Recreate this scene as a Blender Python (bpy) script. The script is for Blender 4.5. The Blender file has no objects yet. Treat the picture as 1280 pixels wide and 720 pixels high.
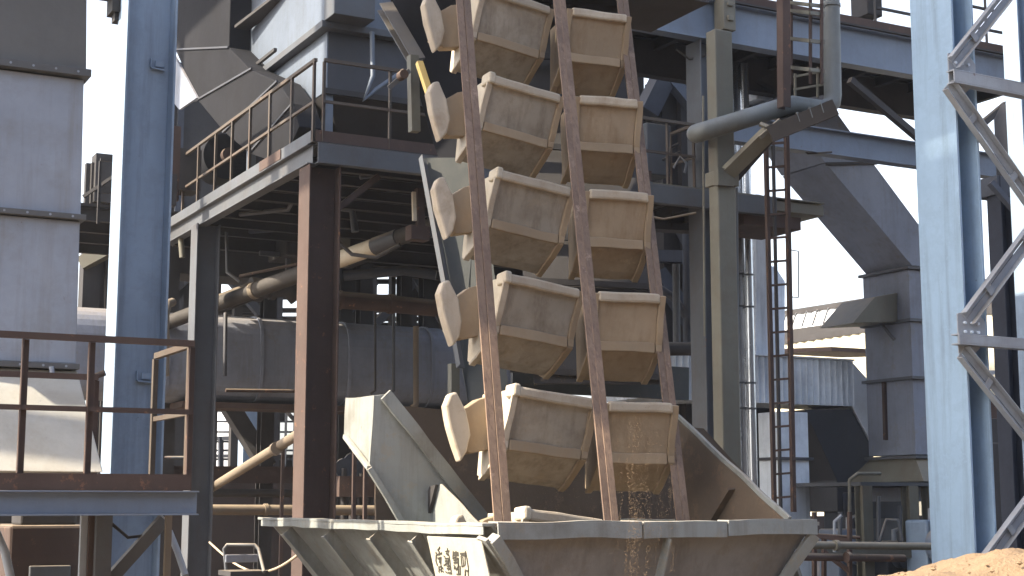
import bpy, bmesh, math, random
from mathutils import Vector, Matrix

random.seed(7)
R = math.radians
scene = bpy.context.scene

# ------------------------------------------------------------------ camera, sky, sun, exposure
CAM_H = 1.7
PITCH = R(8.2)
FPX = 1870.0
cam_data = bpy.data.cameras.new("camera")
cam_data.sensor_width = 36.0
cam_data.lens = 36.0 * FPX / 1280.0
cam_data.clip_start = 0.05
cam_data.clip_end = 2000.0
cam = bpy.data.objects.new("camera", cam_data)
scene.collection.objects.link(cam)
cam.location = (0, 0, CAM_H)
cam.rotation_euler = (R(90) + PITCH, 0, 0)
scene.camera = cam

YAW = R(28)                                   # the plant stands turned by this much
E = Vector((math.cos(YAW), math.sin(YAW), 0))
N = Vector((-math.sin(YAW), math.cos(YAW), 0))
Z = Vector((0, 0, 1))

SUN_EL = R(41)
SUN_PHI = R(-6)
sh = (-E) * math.cos(SUN_PHI) + (-N) * math.sin(SUN_PHI)
S = (sh * math.cos(SUN_EL) + Z * math.sin(SUN_EL)).normalized()

world = bpy.data.worlds.new("World")
scene.world = world
world.use_nodes = True
wn = world.node_tree
wn.nodes.clear()
sky = wn.nodes.new("ShaderNodeTexSky")
sky.sky_type = 'NISHITA'
sky.sun_disc = False
sky.sun_elevation = SUN_EL
sky.sun_rotation = math.atan2(S.x, S.y)
sky.air_density = 1.0
sky.dust_density = 3.0
sky.ozone_density = 1.0
bg = wn.nodes.new("ShaderNodeBackground")
bg.inputs[1].default_value = 0.14
wo = wn.nodes.new("ShaderNodeOutputWorld")
hs = wn.nodes.new("ShaderNodeHueSaturation")
tcw = wn.nodes.new("ShaderNodeTexCoord"); sxw = wn.nodes.new("ShaderNodeSeparateXYZ"); mrw = wn.nodes.new("ShaderNodeMapRange")
wn.links.new(tcw.outputs["Generated"], sxw.inputs[0]); wn.links.new(sxw.outputs["Z"], mrw.inputs["Value"])
mrw.inputs["From Min"].default_value = 0.30; mrw.inputs["From Max"].default_value = 0.60     # white haze low down, clear blue overhead
mrw.inputs["To Min"].default_value = 0.45; mrw.inputs["To Max"].default_value = 1.05
wn.links.new(mrw.outputs[0], hs.inputs["Saturation"])
wn.links.new(sky.outputs[0], hs.inputs["Color"])
wn.links.new(hs.outputs[0], bg.inputs[0])
wn.links.new(bg.outputs[0], wo.inputs[0])

sun_data = bpy.data.lights.new("sun", 'SUN')
sun_data.energy = 4.0
sun_data.angle = R(0.5)
sun_data.color = (1.0, 0.90, 0.74)
sun = bpy.data.objects.new("sun", sun_data)
scene.collection.objects.link(sun)
sun.rotation_euler = S.to_track_quat('Z', 'Y').to_euler()

vs = scene.view_settings
vs.view_transform = 'Standard'
vs.look = 'None'
vs.gamma = 1.0
vs.use_curve_mapping = False
vs.exposure = 1.75

scene.cycles.max_bounces = 6
scene.cycles.diffuse_bounces = 4
scene.cycles.use_denoising = True

# ------------------------------------------------------------------ points from a pixel and a real distance
def ray(px, py):
    u = (px - 640) / FPX
    v = (360 - py) / FPX
    c, s = math.cos(PITCH), math.sin(PITCH)
    return Vector((u, c - v * s, s + v * c))
CAMP = Vector((0, 0, CAM_H))
def P(px, py, Y):
    d = ray(px, py)
    return CAMP + d * (Y / d.y)
def PN(px, py, n):
    d = ray(px, py)
    return CAMP + d * (n / d.dot(N))
def PE(px, py, e):
    d = ray(px, py)
    return CAMP + d * (e / d.dot(E))
def en(p):
    return p.dot(E), p.dot(N)
def EN(e, n, z):
    return E * e + N * n + Z * z

# ------------------------------------------------------------------ mesh builder
class MB:
    def __init__(self):
        self.v = []; self.f = []; self.smooth = set()
    def add(self, vs_, fs, smooth=False):
        o = len(self.v)
        self.v += [Vector(p) for p in vs_]
        for q in fs:
            if smooth: self.smooth.add(len(self.f))
            self.f.append([i + o for i in q])
        return self
    def box(self, c, sx, sy, sz, X=E, Y=N, U=Z):
        c = Vector(c); a = X * (sx / 2); b = Y * (sy / 2); d = U * (sz / 2)
        p = [c + a * i + b * j + d * k for k in (-1, 1) for j in (-1, 1) for i in (-1, 1)]
        return self.add(p, [(0, 2, 3, 1), (4, 5, 7, 6), (0, 1, 5, 4), (1, 3, 7, 5), (3, 2, 6, 7), (2, 0, 4, 6)])
    def bar(self, p0, p1, w, h, up=Z, off=(0, 0)):
        p0 = Vector(p0); p1 = Vector(p1)
        d = (p1 - p0); L = d.length; d = d / L
        side = d.cross(up)
        if side.length < 1e-4: side = d.cross(N)
        side.normalize()
        u = side.cross(d).normalized()
        c = (p0 + p1) / 2 + side * off[0] + u * off[1]
        return self.box(c, w, L, h, side, d, u)
    def ibeam(self, p0, p1, b, h, up=Z, tf=0.018, tw=0.012):
        self.bar(p0, p1, b, tf, up, (0, h / 2 - tf / 2))
        self.bar(p0, p1, b, tf, up, (0, -h / 2 + tf / 2))
        self.bar(p0, p1, tw, h - 2 * tf, up)
        return self
    def channel(self, p0, p1, b, h, up=Z, t=0.014, flip=1):
        self.bar(p0, p1, b, t, up, (0, h / 2 - t / 2))
        self.bar(p0, p1, b, t, up, (0, -h / 2 + t / 2))
        self.bar(p0, p1, t, h - 2 * t, up, (flip * (b / 2 - t / 2), 0))
        return self
    def angle(self, p0, p1, b, up=Z, t=0.01, fs=1, fu=1):
        self.bar(p0, p1, b, t, up, (0, fu * (b / 2 - t / 2)))
        self.bar(p0, p1, t, b - t, up, (fs * (b / 2 - t / 2), -fu * t / 2))
        return self
    def tube(self, pts, r, seg=12, cap=True):
        pts = [Vector(p) for p in pts]
        n = len(pts)
        rr = r if isinstance(r, (list, tuple)) else [r] * n
        vv = []
        t0 = (pts[1] - pts[0]).normalized()
        ref = Z if abs(t0.z) < .9 else N
        a = t0.cross(ref).normalized()
        for i, p in enumerate(pts):
            if i == 0: t = t0
            elif i == n - 1: t = (pts[-1] - pts[-2]).normalized()
            else: t = ((pts[i] - pts[i - 1]).normalized() + (pts[i + 1] - pts[i]).normalized()).normalized()
            a = (a - t * a.dot(t)).normalized()
            b = t.cross(a)
            for k in range(seg):
                an = 2 * math.pi * k / seg
                vv.append(p + (a * math.cos(an) + b * math.sin(an)) * rr[i])
        ff = []
        for i in range(n - 1):
            for k in range(seg):
                k2 = (k + 1) % seg
                ff.append((i * seg + k, i * seg + k2, (i + 1) * seg + k2, (i + 1) * seg + k))
        self.add(vv, ff, smooth=seg > 6)
        if cap:
            self.add([vv[k] for k in range(seg)][::-1], [tuple(range(seg))])
            self.add([vv[(n - 1) * seg + k] for k in range(seg)], [tuple(range(seg))])
        return self
    def prism(self, pts, off):
        pts = [Vector(p) for p in pts]; off = Vector(off); n = len(pts)
        vv = pts + [p + off for p in pts]
        ff = [tuple(range(n))[::-1], tuple(range(n, 2 * n))]
        for i in range(n):
            j = (i + 1) % n
            ff.append((i, j, n + j, n + i))
        return self.add(vv, ff)
    def plate(self, pts, t):
        pts = [Vector(p) for p in pts]
        nrm = (pts[1] - pts[0]).cross(pts[2] - pts[0]).normalized()
        return self.prism([p - nrm * t / 2 for p in pts], nrm * t)
    def loft(self, loops, cap=True):
        n = len(loops[0]); vv = [p for l in loops for p in l]; ff = []
        for i in range(len(loops) - 1):
            for k in range(n):
                k2 = (k + 1) % n
                ff.append((i * n + k, i * n + k2, (i + 1) * n + k2, (i + 1) * n + k))
        if cap:
            ff.append(tuple(range(n))[::-1]); ff.append(tuple((len(loops) - 1) * n + k for k in range(n)))
        return self.add(vv, ff)
    def build(self, name, mat, parent=None, origin=None, bevel=0.0):
        if parent is not None: o0 = WOFF[parent]
        elif origin is not None: o0 = Vector(origin)
        else:
            o0 = Vector((sum(p.x for p in self.v) / len(self.v), sum(p.y for p in self.v) / len(self.v), min(p.z for p in self.v)))
        me = bpy.data.meshes.new(name)
        me.from_pydata([tuple(p - o0) for p in self.v], [], self.f)
        bm = bmesh.new(); bm.from_mesh(me)
        bmesh.ops.recalc_face_normals(bm, faces=bm.faces)
        bm.to_mesh(me); bm.free()
        for i in self.smooth: me.polygons[i].use_smooth = True
        me.materials.append(mat)
        ob = bpy.data.objects.new(name, me)
        scene.collection.objects.link(ob)
        if parent is not None:
            ob.parent = parent
        else:
            ob.location = o0
        WOFF[ob] = o0
        if bevel > 0:
            m = ob.modifiers.new("bevel", 'BEVEL'); m.width = bevel; m.segments = 2
            m.limit_method = 'ANGLE'; m.angle_limit = R(40)
        return ob
WOFF = {}
def tag(o, label=None, cat=None, group=None, kind=None):
    if label: o["label"] = label
    if cat: o["category"] = cat
    if group: o["group"] = group
    if kind: o["kind"] = kind
    elif cat: o["kind"] = 'thing'
    return o
def thing(name, label, cat, loc, group=None):
    o = bpy.data.objects.new(name, None)
    scene.collection.objects.link(o)
    o.empty_display_size = 0.1
    o.location = Vector(loc)
    WOFF[o] = Vector(loc)
    return tag(o, label, cat, group)
def copy_tree(o, parent=None, delta=None):
    c = o.copy(); scene.collection.objects.link(c)
    if parent is not None: c.parent = parent
    if delta is not None: c.location = o.location + delta
    for ch in list(o.children): copy_tree(ch, c)
    return c

# ------------------------------------------------------------------ materials
def material(name, col, rough=0.6, metal=0.0, vary=0.18, dirt=None, dirt_amt=0.35, dirt_scale=1.6, streak=0.25,
             spots=None, spot_amt=0.0, dust=None, dust_amt=0.0, bump=0.15, ribs=None, fine=0.08, fscale=14.0, spec=0.4, sscale=(5, 5, .35), caked=None, caked_amt=0.0):
    m = bpy.data.materials.new(name); m.use_nodes = True
    nt = m.node_tree; nt.nodes.clear()
    L = nt.links.new
    def nd(t, **k):
        x = nt.nodes.new(t)
        for a, b in k.items(): setattr(x, a, b)
        return x
    out = nd("ShaderNodeOutputMaterial"); bs = nd("ShaderNodeBsdfPrincipled")
    L(bs.outputs[0], out.inputs[0])
    bs.inputs["Metallic"].default_value = metal
    bs.inputs["Specular IOR Level"].default_value = spec
    tc = nd("ShaderNodeTexCoord"); oi = nd("ShaderNodeObjectInfo")
    mul = nd("ShaderNodeMath", operation='MULTIPLY'); mul.inputs[1].default_value = 37.0
    L(oi.outputs["Random"], mul.inputs[0])
    va = nd("ShaderNodeVectorMath", operation='ADD')
    L(tc.outputs["Object"], va.inputs[0]); L(mul.outputs[0], va.inputs[1])
    co = va.outputs[0]
    def noise(scale, detail=5, rgh=0.6, vec=None):
        n = nd("ShaderNodeTexNoise"); n.inputs["Scale"].default_value = scale
        n.inputs["Detail"].default_value = detail; n.inputs["Roughness"].default_value = rgh
        L(vec or co, n.inputs["Vector"]); return n.outputs["Fac"]
    def ramp(fac, a, b):
        r = nd("ShaderNodeMapRange"); r.inputs["From Min"].default_value = a; r.inputs["From Max"].default_value = b
        L(fac, r.inputs["Value"]); return r.outputs["Result"]
    def mix(fac, c1, c2, blend='MIX'):
        x = nd("ShaderNodeMix", data_type='RGBA', blend_type=blend)
        if isinstance(fac, float): x.inputs["Factor"].default_value = fac
        else: L(fac, x.inputs["Factor"])
        for s_, c in ((6, c1), (7, c2)):
            if isinstance(c, tuple): x.inputs[s_].default_value = (*c, 1)
            else: L(c, x.inputs[s_])
        return x.outputs[2]
    def scale_fac(fac, k):
        x = nd("ShaderNodeMath", operation='MULTIPLY'); L(fac, x.inputs[0]); x.inputs[1].default_value = k; return x.outputs[0]
    big = noise(0.7, 4)
    lo = tuple(c * (1 - vary) for c in col); hi = tuple(min(1, c * (1 + vary)) for c in col)
    cur = mix(ramp(big, .3, .7), lo, hi)
    fn = noise(fscale, 6, .7)
    cur = mix(scale_fac(ramp(fn, .35, .75), fine * 2), cur, tuple(c * .6 for c in col))
    mp = nd("ShaderNodeMapping"); mp.inputs["Scale"].default_value = sscale; L(co, mp.inputs["Vector"])
    st = noise(1.6, 6, .65, mp.outputs[0])
    dcol = dirt or tuple(c * .45 for c in col)
    cur = mix(scale_fac(ramp(st, .5, .75), streak), cur, dcol)
    dn = noise(dirt_scale, 8, .7)
    cur = mix(scale_fac(ramp(dn, .48, .68), dirt_amt), cur, dcol)
    if spots:
        sn = noise(5.5, 9, .75)
        cur = mix(scale_fac(ramp(sn, .64 - spot_amt * .2, .70 - spot_amt * .15), .85), cur, spots)
    if dust:
        ge = nd("ShaderNodeNewGeometry"); sx = nd("ShaderNodeSeparateXYZ"); L(ge.outputs["Normal"], sx.inputs[0])
        up = ramp(sx.outputs["Z"], .25, .8)
        mm = nd("ShaderNodeMath", operation='MULTIPLY'); L(up, mm.inputs[0]); L(ramp(dn, .2, .55), mm.inputs[1])
        cur = mix(scale_fac(mm.outputs[0], dust_amt), cur, dust)
    if caked:        # patches of caked material / bare metal with ragged edges
        cn = noise(2.6, 10, .8)
        cur = mix(scale_fac(ramp(cn, .56, .60), caked_amt), cur, caked)
    L(cur, bs.inputs["Base Color"])
    rr = nd("ShaderNodeMapRange"); rr.inputs["To Min"].default_value = max(.05, rough - .12); rr.inputs["To Max"].default_value = min(1, rough + .15)
    L(dn, rr.inputs["Value"]); L(rr.outputs[0], bs.inputs["Roughness"])
    hgt = fn
    bp = nd("ShaderNodeBump"); bp.inputs["Strength"].default_value = bump; bp.inputs["Distance"].default_value = .02
    L(hgt, bp.inputs["Height"])
    # slow buckling of sheet metal
    bp2 = nd("ShaderNodeBump"); bp2.inputs["Strength"].default_value = min(.35, bump * 1.2); bp2.inputs["Distance"].default_value = .06
    L(noise(1.3, 2), bp2.inputs["Height"]); L(bp2.outputs[0], bp.inputs["Normal"])
    L(bp.outputs[0], bs.inputs["Normal"])
    return m
DUST = (.42, .33, .22)
RUST = (.13, .055, .03)
M = {}
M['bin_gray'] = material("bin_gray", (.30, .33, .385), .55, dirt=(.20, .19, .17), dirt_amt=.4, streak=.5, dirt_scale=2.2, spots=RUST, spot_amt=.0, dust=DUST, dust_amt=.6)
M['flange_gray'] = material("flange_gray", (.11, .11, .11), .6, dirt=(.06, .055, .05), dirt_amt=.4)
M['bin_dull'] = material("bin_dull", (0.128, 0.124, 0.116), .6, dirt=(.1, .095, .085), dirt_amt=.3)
M['bin_pale'] = material("bin_pale", (.42, .40, .35), .8, dirt=(.30, .26, .19), dirt_amt=.5, spots=(.2, .2, .22), spot_amt=.1)
M['blue'] = material("blue_paint", (.265, .345, .445), .42, vary=.1, dirt=(.115, .13, .15), dirt_amt=.35, dirt_scale=2.6, streak=.55, spots=(.07, .055, .05), spot_amt=-.08, bump=.06, caked=(.27, .37, .49), caked_amt=.35)
M['blue_light'] = material("blue_paint_light", (.31, .43, .555), .42, vary=.1, dirt=(.15, .19, .23), dirt_amt=.3, dirt_scale=2.6, streak=.55, spots=(.12, .09, .07), spot_amt=-.12, bump=.06, caked=(.34, .48, .63), caked_amt=.35)
M['blue_gray'] = material("blue_gray_paint", (0.168, 0.208, 0.272), .5, dirt=(.12, .12, .13), dirt_amt=.3, spots=RUST, spot_amt=-.1, dust=DUST, dust_amt=.7)
M['steel_gray'] = material("steel_gray_paint", (0.090, 0.096, 0.105), .55, dirt=(.08, .065, .055), dirt_amt=.4, spots=RUST, spot_amt=.0, dust=DUST, dust_amt=.6)
M['brace'] = material("brace_paint", (.33, .355, .385), .5, dirt=(.2, .18, .16), dirt_amt=.4, spots=RUST, spot_amt=-.05, dust=DUST, dust_amt=.5)
M['dark'] = material("dark_steel", (.044, .040, .039), .7, dirt=(.03, .025, .022), dirt_amt=.4, dust=DUST, dust_amt=.35)
M['dark_blue'] = material("dark_blue_steel", (.055, .062, .08), .6, dirt=(.03, .03, .035), dirt_amt=.4, dust=DUST, dust_amt=.3)
M['rust'] = material("rusted_steel", (.075, .049, .039), .8, vary=.3, dirt=(.06, .035, .028), dirt_amt=.5, streak=.4, spots=(.22, .11, .06), spot_amt=.2, dust=DUST, dust_amt=.5)
M['rust_rail'] = material("worn_rust_rail", (.215, .14, .09), .65, vary=.3, dirt=(.09, .05, .038), dirt_amt=.5, streak=.8, spots=(.36, .25, .18), spot_amt=.2, bump=.3, sscale=(26, 26, .9), caked=(.30, .21, .15), caked_amt=.5)
M['railing'] = material("railing_steel", (.085, .068, .053), .7, vary=.3, dirt=(.1, .055, .035), dirt_amt=.5, spots=(.3, .24, .17), spot_amt=.1, dust=DUST, dust_amt=.6)
M['bucket'] = material("bucket_tan", (.315, .24, .16), .78, vary=.22, dirt=(.20, .13, .07), dirt_amt=.38, dirt_scale=3, streak=.6, spots=(.42, .32, .20), spot_amt=.1, dust=(.5, .4, .27), dust_amt=.6, caked=(.34, .25, .155), caked_amt=.3)
M['cream'] = material("worn_and_sunlit_cream", (0.527, 0.459, 0.348), .6, vary=.15, dirt=(.38, .29, .19), dirt_amt=.5, dirt_scale=4, streak=.4)
M['hopper'] = material("hopper_gray", (.265, .278, .26), .6, vary=.16, dirt=(.15, .135, .11), dirt_amt=.55, dirt_scale=2.4, streak=.65, spots=RUST, spot_amt=-.05, caked=(.30, .25, .18), caked_amt=.35, dust=DUST, dust_amt=.5)
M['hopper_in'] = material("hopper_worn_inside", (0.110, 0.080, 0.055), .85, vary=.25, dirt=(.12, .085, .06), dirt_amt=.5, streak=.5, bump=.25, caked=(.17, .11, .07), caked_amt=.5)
M['panel_cream'] = material("cream_sign_paint", (.40, .375, .30), .6, vary=.1, dirt=(.28, .24, .17), dirt_amt=.4, dirt_scale=5, streak=.3)
M['hopper_front'] = material("hopper_dusty_front", (.215, .20, .18), .75, vary=.15, dirt=(.10, .08, .062), dirt_amt=.5, streak=.4, caked=(.20, .165, .125), caked_amt=.5)
M['casing'] = material("casing_gray_green", (.062, .066, .062), .6, dirt=(.10, .095, .08), dirt_amt=.4, streak=.4)
M['galv'] = material("galvanised_sheet", (.72, .78, .86), .45, metal=.0, vary=.2, dirt=(.2, .22, .25), dirt_amt=.3, streak=.5, bump=.1)
M['steel_bright'] = material("bright_stainless", (.55, .57, .60), .22, metal=.9, vary=.12, dirt=(.25, .25, .26), dirt_amt=.25, bump=.05)
M['duct_gray'] = material("duct_gray_paint", (.21, .23, .28), .55, dirt=(.12, .11, .10), dirt_amt=.35, streak=.4, dust=DUST, dust_amt=.3, caked=(.20, .18, .155), caked_amt=.35)
M['dark_col'] = material("dark_column_paint", (.035, .04, .055), .7, spec=.2, dirt=(.025, .025, .03), dirt_amt=.4)
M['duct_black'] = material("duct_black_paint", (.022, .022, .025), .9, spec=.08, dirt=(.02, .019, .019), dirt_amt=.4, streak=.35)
M['duct_dark'] = material("duct_dark_paint", (.055, .056, .064), .55, dirt=(.06, .055, .055), dirt_amt=.4, streak=.35, dust=DUST, dust_amt=.5)
M['pipe_dark'] = material("pipe_dark_brown", (.045, .038, .032), .7, vary=.3, dirt=(.03, .025, .02), dirt_amt=.5)
M['landing_brown'] = material("landing_dark_brown", (.052, .042, .034), .8, vary=.3, dirt=(.03, .025, .02), dirt_amt=.5, spots=(.10, .06, .04), spot_amt=.1)
M['pipe_gray'] = material("pipe_gray", (.15, .16, .155), .5, vary=.15, dirt=(.1, .09, .07), dirt_amt=.4, streak=.4)
M['filter_blue'] = material("filter_blue_gray", (.125, .148, .185), .45, vary=.12, dirt=(.08, .085, .09), dirt_amt=.35, streak=.5)
M['pipe_olive'] = material("pipe_olive", (0.150, 0.143, 0.111), .6, vary=.2, dirt=(.13, .1, .07), dirt_amt=.5, streak=.4, dust=DUST, dust_amt=.6)
M['pipe_beige'] = material("pipe_beige", (.175, .14, .10), .7, vary=.25, dirt=(.18, .12, .08), dirt_amt=.5, dust=DUST, dust_amt=.5)
M['yellow'] = material("worn_yellow_paint", (.30, .23, .09), .6, dirt=(.22, .15, .06), dirt_amt=.5)
M['wall_cream'] = material("cream_sheet_wall", (.66, .60, .44), .7, dirt=(.45, .38, .25), dirt_amt=.3)
M['wall_white'] = material("white_sheet_wall", (.70, .72, .74), .6, dirt=(.5, .48, .44), dirt_amt=.3)
M['roof_brown'] = material("brown_roof", (.09, .055, .04), .8)
M['brick'] = material("dark_red_wall", (.05, .036, .03), .85, dirt=(.05, .03, .025), dirt_amt=.5)
M['white_van'] = material("white_paint", (.72, .74, .78), .35, dirt=(.5, .48, .45), dirt_amt=.3)
M['ink'] = material("black_paint_marks", (.045, .04, .03), .8, vary=.3)
M['cable'] = material("pale_cable", (.45, .36, .25), .7)
M['ground'] = material("ground_dirt", (.13, .10, .075), .95, vary=.3, dirt=(.07, .055, .045), dirt_amt=.6, bump=.5)
M['sand'] = material("orange_sand", (.285, .195, .115), .95, vary=.15, dirt=(.19, .115, .06), dirt_amt=.35, dirt_scale=6, streak=0, bump=.9, fine=.35, fscale=70)
M['glassdark'] = material("dark_glass", (.03, .035, .04), .15)

# ------------------------------------------------------------------ ground, sand
g = MB(); g.add([(-400, -200, 0), (400, -200, 0), (400, 700, 0), (-400, 700, 0)], [(0, 1, 2, 3)])
tag(g.build("ground", M['ground'], origin=(0, 0, 0)), "brown dusty plant yard ground", "ground", kind="structure")

def sand_pile(c, rx, ry, h):
    from mathutils import noise as nz
    b = MB(); nu, nv = 280, 110; vv = []; ff = []
    rnd = random.Random(3)
    ph = [rnd.uniform(0, 6.28) for _ in range(12)]
    for i in range(nv + 1):
        r = i / nv
        for k in range(nu):
            a = 2 * math.pi * k / nu
            w = 1 + .06 * math.sin(3 * a + ph[0]) + .04 * math.sin(7 * a + ph[1]) + .02 * math.sin(13 * a + ph[2])
            x = math.cos(a) * rx * r * w; y = math.sin(a) * ry * r * w
            z = h * (1 - r ** 2) + .035 * math.sin(5 * x + ph[3]) * math.sin(4 * y + ph[4]) * (1 - r) + .018 * math.sin(11 * x + ph[5] + 3 * y) * (1 - r) \
                + .045 * nz.fractal(Vector((x * 3.2, y * 3.2, 0)), .8, 2.1, 5) + .02 * abs(nz.noise(Vector((x * 14, y * 14, 3)))) + rnd.uniform(-.004, .004)
            vv.append((c[0] + x, c[1] + y, max(z, -.02 if r > .99 else .0)))
    for i in range(nv):
        for k in range(nu):
            k2 = (k + 1) % nu
            ff.append((i * nu + k, i * nu + k2, (i + 1) * nu + k2, (i + 1) * nu + k))
    b.add(vv, ff, smooth=True)
    return b
tag(sand_pile((3.3, 7.0), 4.6, 3.0, 1.525).build("sand_pile", M['sand'], origin=(3.3, 7.0, 0)),
    "heap of orange sand in sunlight at the bottom right corner", "sand pile", kind="stuff")

b = MB(); rs = random.Random(21)
for i in range(900):
    a = rs.uniform(0, 6.283); r = rs.random() ** .6 * .8
    x = math.cos(a) * 4.6 * r; y = math.sin(a) * 3.0 * r
    z = 1.525 * (1 - r ** 2) + .01; k = rs.uniform(.005, .016) * (1 if rs.random() < .93 else 1.8)
    p = Vector((3.3 + x, 7.0 + y, z)); w = [Vector((rs.uniform(.7, 1.2) * k * math.cos(j * 1.257), rs.uniform(.7, 1.2) * k * math.sin(j * 1.257), 0)) for j in range(5)]
    b.add([p + q for q in w] + [p + Vector((0, 0, k * .8)), p - Vector((0, 0, k * .6))], [(j, (j + 1) % 5, 5) for j in range(5)] + [((j + 1) % 5, j, 6) for j in range(5)])
tag(b.build("sand_lumps", M['sand'], origin=(3.3, 7.0, 0)), "small lumps lying on the orange sand heap", "sand lumps", kind="stuff")

# ------------------------------------------------------------------ columns
def hcol(name, label, c, we, dn, z0, z1, mat, web='e', tf=.022, tw=.016, group=None, extra=None):
    c = Vector((c[0], c[1], 0)); b = MB()
    H = z1 - z0; zc = (z0 + z1) / 2
    if web == 'e':     # flanges look along E, web spans E
        b.box(c + E * (we / 2 - tf / 2) + Z * zc, tf, dn, H); b.box(c - E * (we / 2 - tf / 2) + Z * zc, tf, dn, H)
        b.box(c + Z * zc, we - 2 * tf, tw, H)
    else:
        b.box(c + N * (dn / 2 - tf / 2) + Z * zc, we, tf, H); b.box(c - N * (dn / 2 - tf / 2) + Z * zc, we, tf, H)
        b.box(c + Z * zc, tw, dn - 2 * tf, H)
    t = thing(name, label, 'steel column', (c.x, c.y, z0), group)
    b.build('column_shaft', mat, t, bevel=.004)
    bp = MB(); bp.box(c + Z * (z0 + .02), we + .2, dn + .2, .04); bp.build('base_plate', mat, t)
    return t

# left blue column
cb = P(171, 400, 14.6); t = hcol('steel_column', 'tall pale blue H column beside the grey bin at left', cb, .50, .42, 0, 9.5, M['blue'])
for (px, py) in ((197, 80), (180, 470)):
    q = PN(px, py, en(cb)[1] - .03)
    b = MB(); b.bar(q - E * .07 - Z * .045, q - E * .07 + Z * .045, .012, .05, N); b.bar(q - E * .064 - Z * .05, q + E * .07 - Z * .06, .05, .012)
    b.box(q + E * .02, .09, .02, .06); b.build('cleat', M['blue'], t)
# stub bracket on the column's left at the top
b = MB(); q = P(147, 8, 14.7); b.box(q, .16, .25, .18); b.bar(q + Z * .1 - E * .3, q + Z * .1 + E * .1, .3, .03); b.box(q - Z * .12 + E * .02, .12, .14, .1); b.build('bracket', M['dark'], t)
# brown column and dark column under the platform
PLC = P(394, 178, 19.0); PE0, PN0 = en(PLC)
cbr = EN(PE0 + .16, PN0 + .22, 0)
hcol('steel_column', 'rusty brown H column under the near corner of the platform', cbr, .44, .40, 0, PLC.z - .28, M['rust'])
cd = P(254, 400, 23.6)
hcol('steel_column', 'dark grey H column carrying the far left end of the platform', cd, .38, .36, 0, P(254, 282, 23.6).z, M['steel_gray'])
# right blue column
cr = P(1203, 640, 13.8); RC = en(cr)
hcol('steel_column', 'bright blue H column with X bracing at right', cr, .28, .54, 0, 9.5, M['blue_light'], tf=.026)

# ------------------------------------------------------------------ left bin
nb = en(P(107, 270, 13.5))[1]
t = thing('dust_bin', 'tall grey panelled bin with flanged seams at the left edge', 'bin', EN(*en(P(20, 400, 13.5)), 0))
def nquad(a, n): return [PN(x, y, n) for x, y in a]
def bin_section(x0, x1t, x1b, yt, yb, nn, mat, name, depth=.55):
    b = MB()
    zt = PN(x1t, yt, nn).z; zb = PN(x1b, yb, nn).z
    e1t, _ = en(PN(x1t, yt, nn)); e1b, _ = en(PN(x1b, yb, nn)); e0 = en(PN(x0, yb, nn))[0]
    pts = [EN(e0, nn, zb), EN(e1b, nn, zb), EN(e1t, nn, zt), EN(e0, nn, zt)]
    b.prism(pts, N * depth)
    return b.build(name, mat, t, bevel=.01)
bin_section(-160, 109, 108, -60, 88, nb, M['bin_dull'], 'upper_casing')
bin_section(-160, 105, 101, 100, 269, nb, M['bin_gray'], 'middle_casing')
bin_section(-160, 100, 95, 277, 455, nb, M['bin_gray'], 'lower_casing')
for (y, px, hh, pr) in ((94, 112, .07, .07), (273, 106, .05, .05), (459, 98, .05, .05)):
    q = PN(px, y, nb); b = MB()
    b.box(EN(q.dot(E) - 1.1, nb + .28 - pr / 2, q.z), 2.2, .58 + pr, hh); b.build('flange', M['flange_gray'], t, bevel=.004)
    for k in range(5):
        b = MB(); b.tube([EN(q.dot(E) - .12 - k * .2, nb - pr - .012, q.z), EN(q.dot(E) - .12 - k * .2, nb - pr, q.z)], .012, 6); b.build('bolt', M['bin_gray'], t)
b = MB(); qa = PN(97, 464, nb); qb = PN(105, 592, nb)
b.add([EN(qa.dot(E) - 2, nb, qa.z), EN(qa.dot(E), nb, qa.z), EN(qb.dot(E), nb - .75, qb.z), EN(qb.dot(E) - 2.1, nb - .75, qb.z),
       EN(qa.dot(E) - 2, nb + .5, qa.z), EN(qa.dot(E), nb + .5, qa.z), EN(qb.dot(E), nb + .4, qb.z), EN(qb.dot(E) - 2.1, nb + .4, qb.z)],
      [(0, 1, 2, 3), (7, 6, 5, 4), (1, 5, 6, 2), (0, 3, 7, 4), (0, 4, 5, 1), (3, 2, 6, 7)])
b.build('outlet_cone', M['bin_pale'], t, bevel=.01)  # front leans out to catch the sun; paler than the casing above
b = MB(); b.tube([PN(64, 458, nb - .06), PN(66, 470, nb - .06)], .022); b.build('drain_stub', M['bin_gray'], t)

# ------------------------------------------------------------------ railings
def railing(label, pts, h, npost, mat, toe=.0, toe_mat=None, mid=(.5,), s=.045, group=None, post_at=None, name='guard_rail', top_over=0):
    pts = [Vector(p) for p in pts]
    t = thing(name, label, 'guard rail', pts[0], group)
    segs = list(zip(pts[:-1], pts[1:]))
    for fr in (1.0,) + tuple(mid):
        b = MB()
        for a, c in segs: b.bar(a + Z * h * fr, c + Z * h * fr, s * (1 if fr == 1 else .8), s * (1 if fr == 1 else .8))
        b.build('top_rail' if fr == 1 else 'mid_rail', mat, t)
    first = True
    for si, (a, c) in enumerate(segs):
        n = npost[si]
        for k in range(n):
            if k == 0 and not first: continue
            p = a.lerp(c, k / (n - 1)) if n > 1 else a
            p = p + Vector((random.uniform(-.012, .012), 0, 0))
            b = MB(); b.angle(p, p + Z * (h - s / 2 - .002), s * 1.1, N, t=.009); b.build('post', mat, t)
        first = False
    if toe:
        b = MB()
        for a, c in segs:
            b.bar(a + Z * toe / 2, c + Z * toe / 2, .008, toe, Z, (.04, 0))
        b.build('toe_plate', toe_mat or mat, t)
    return t

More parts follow.
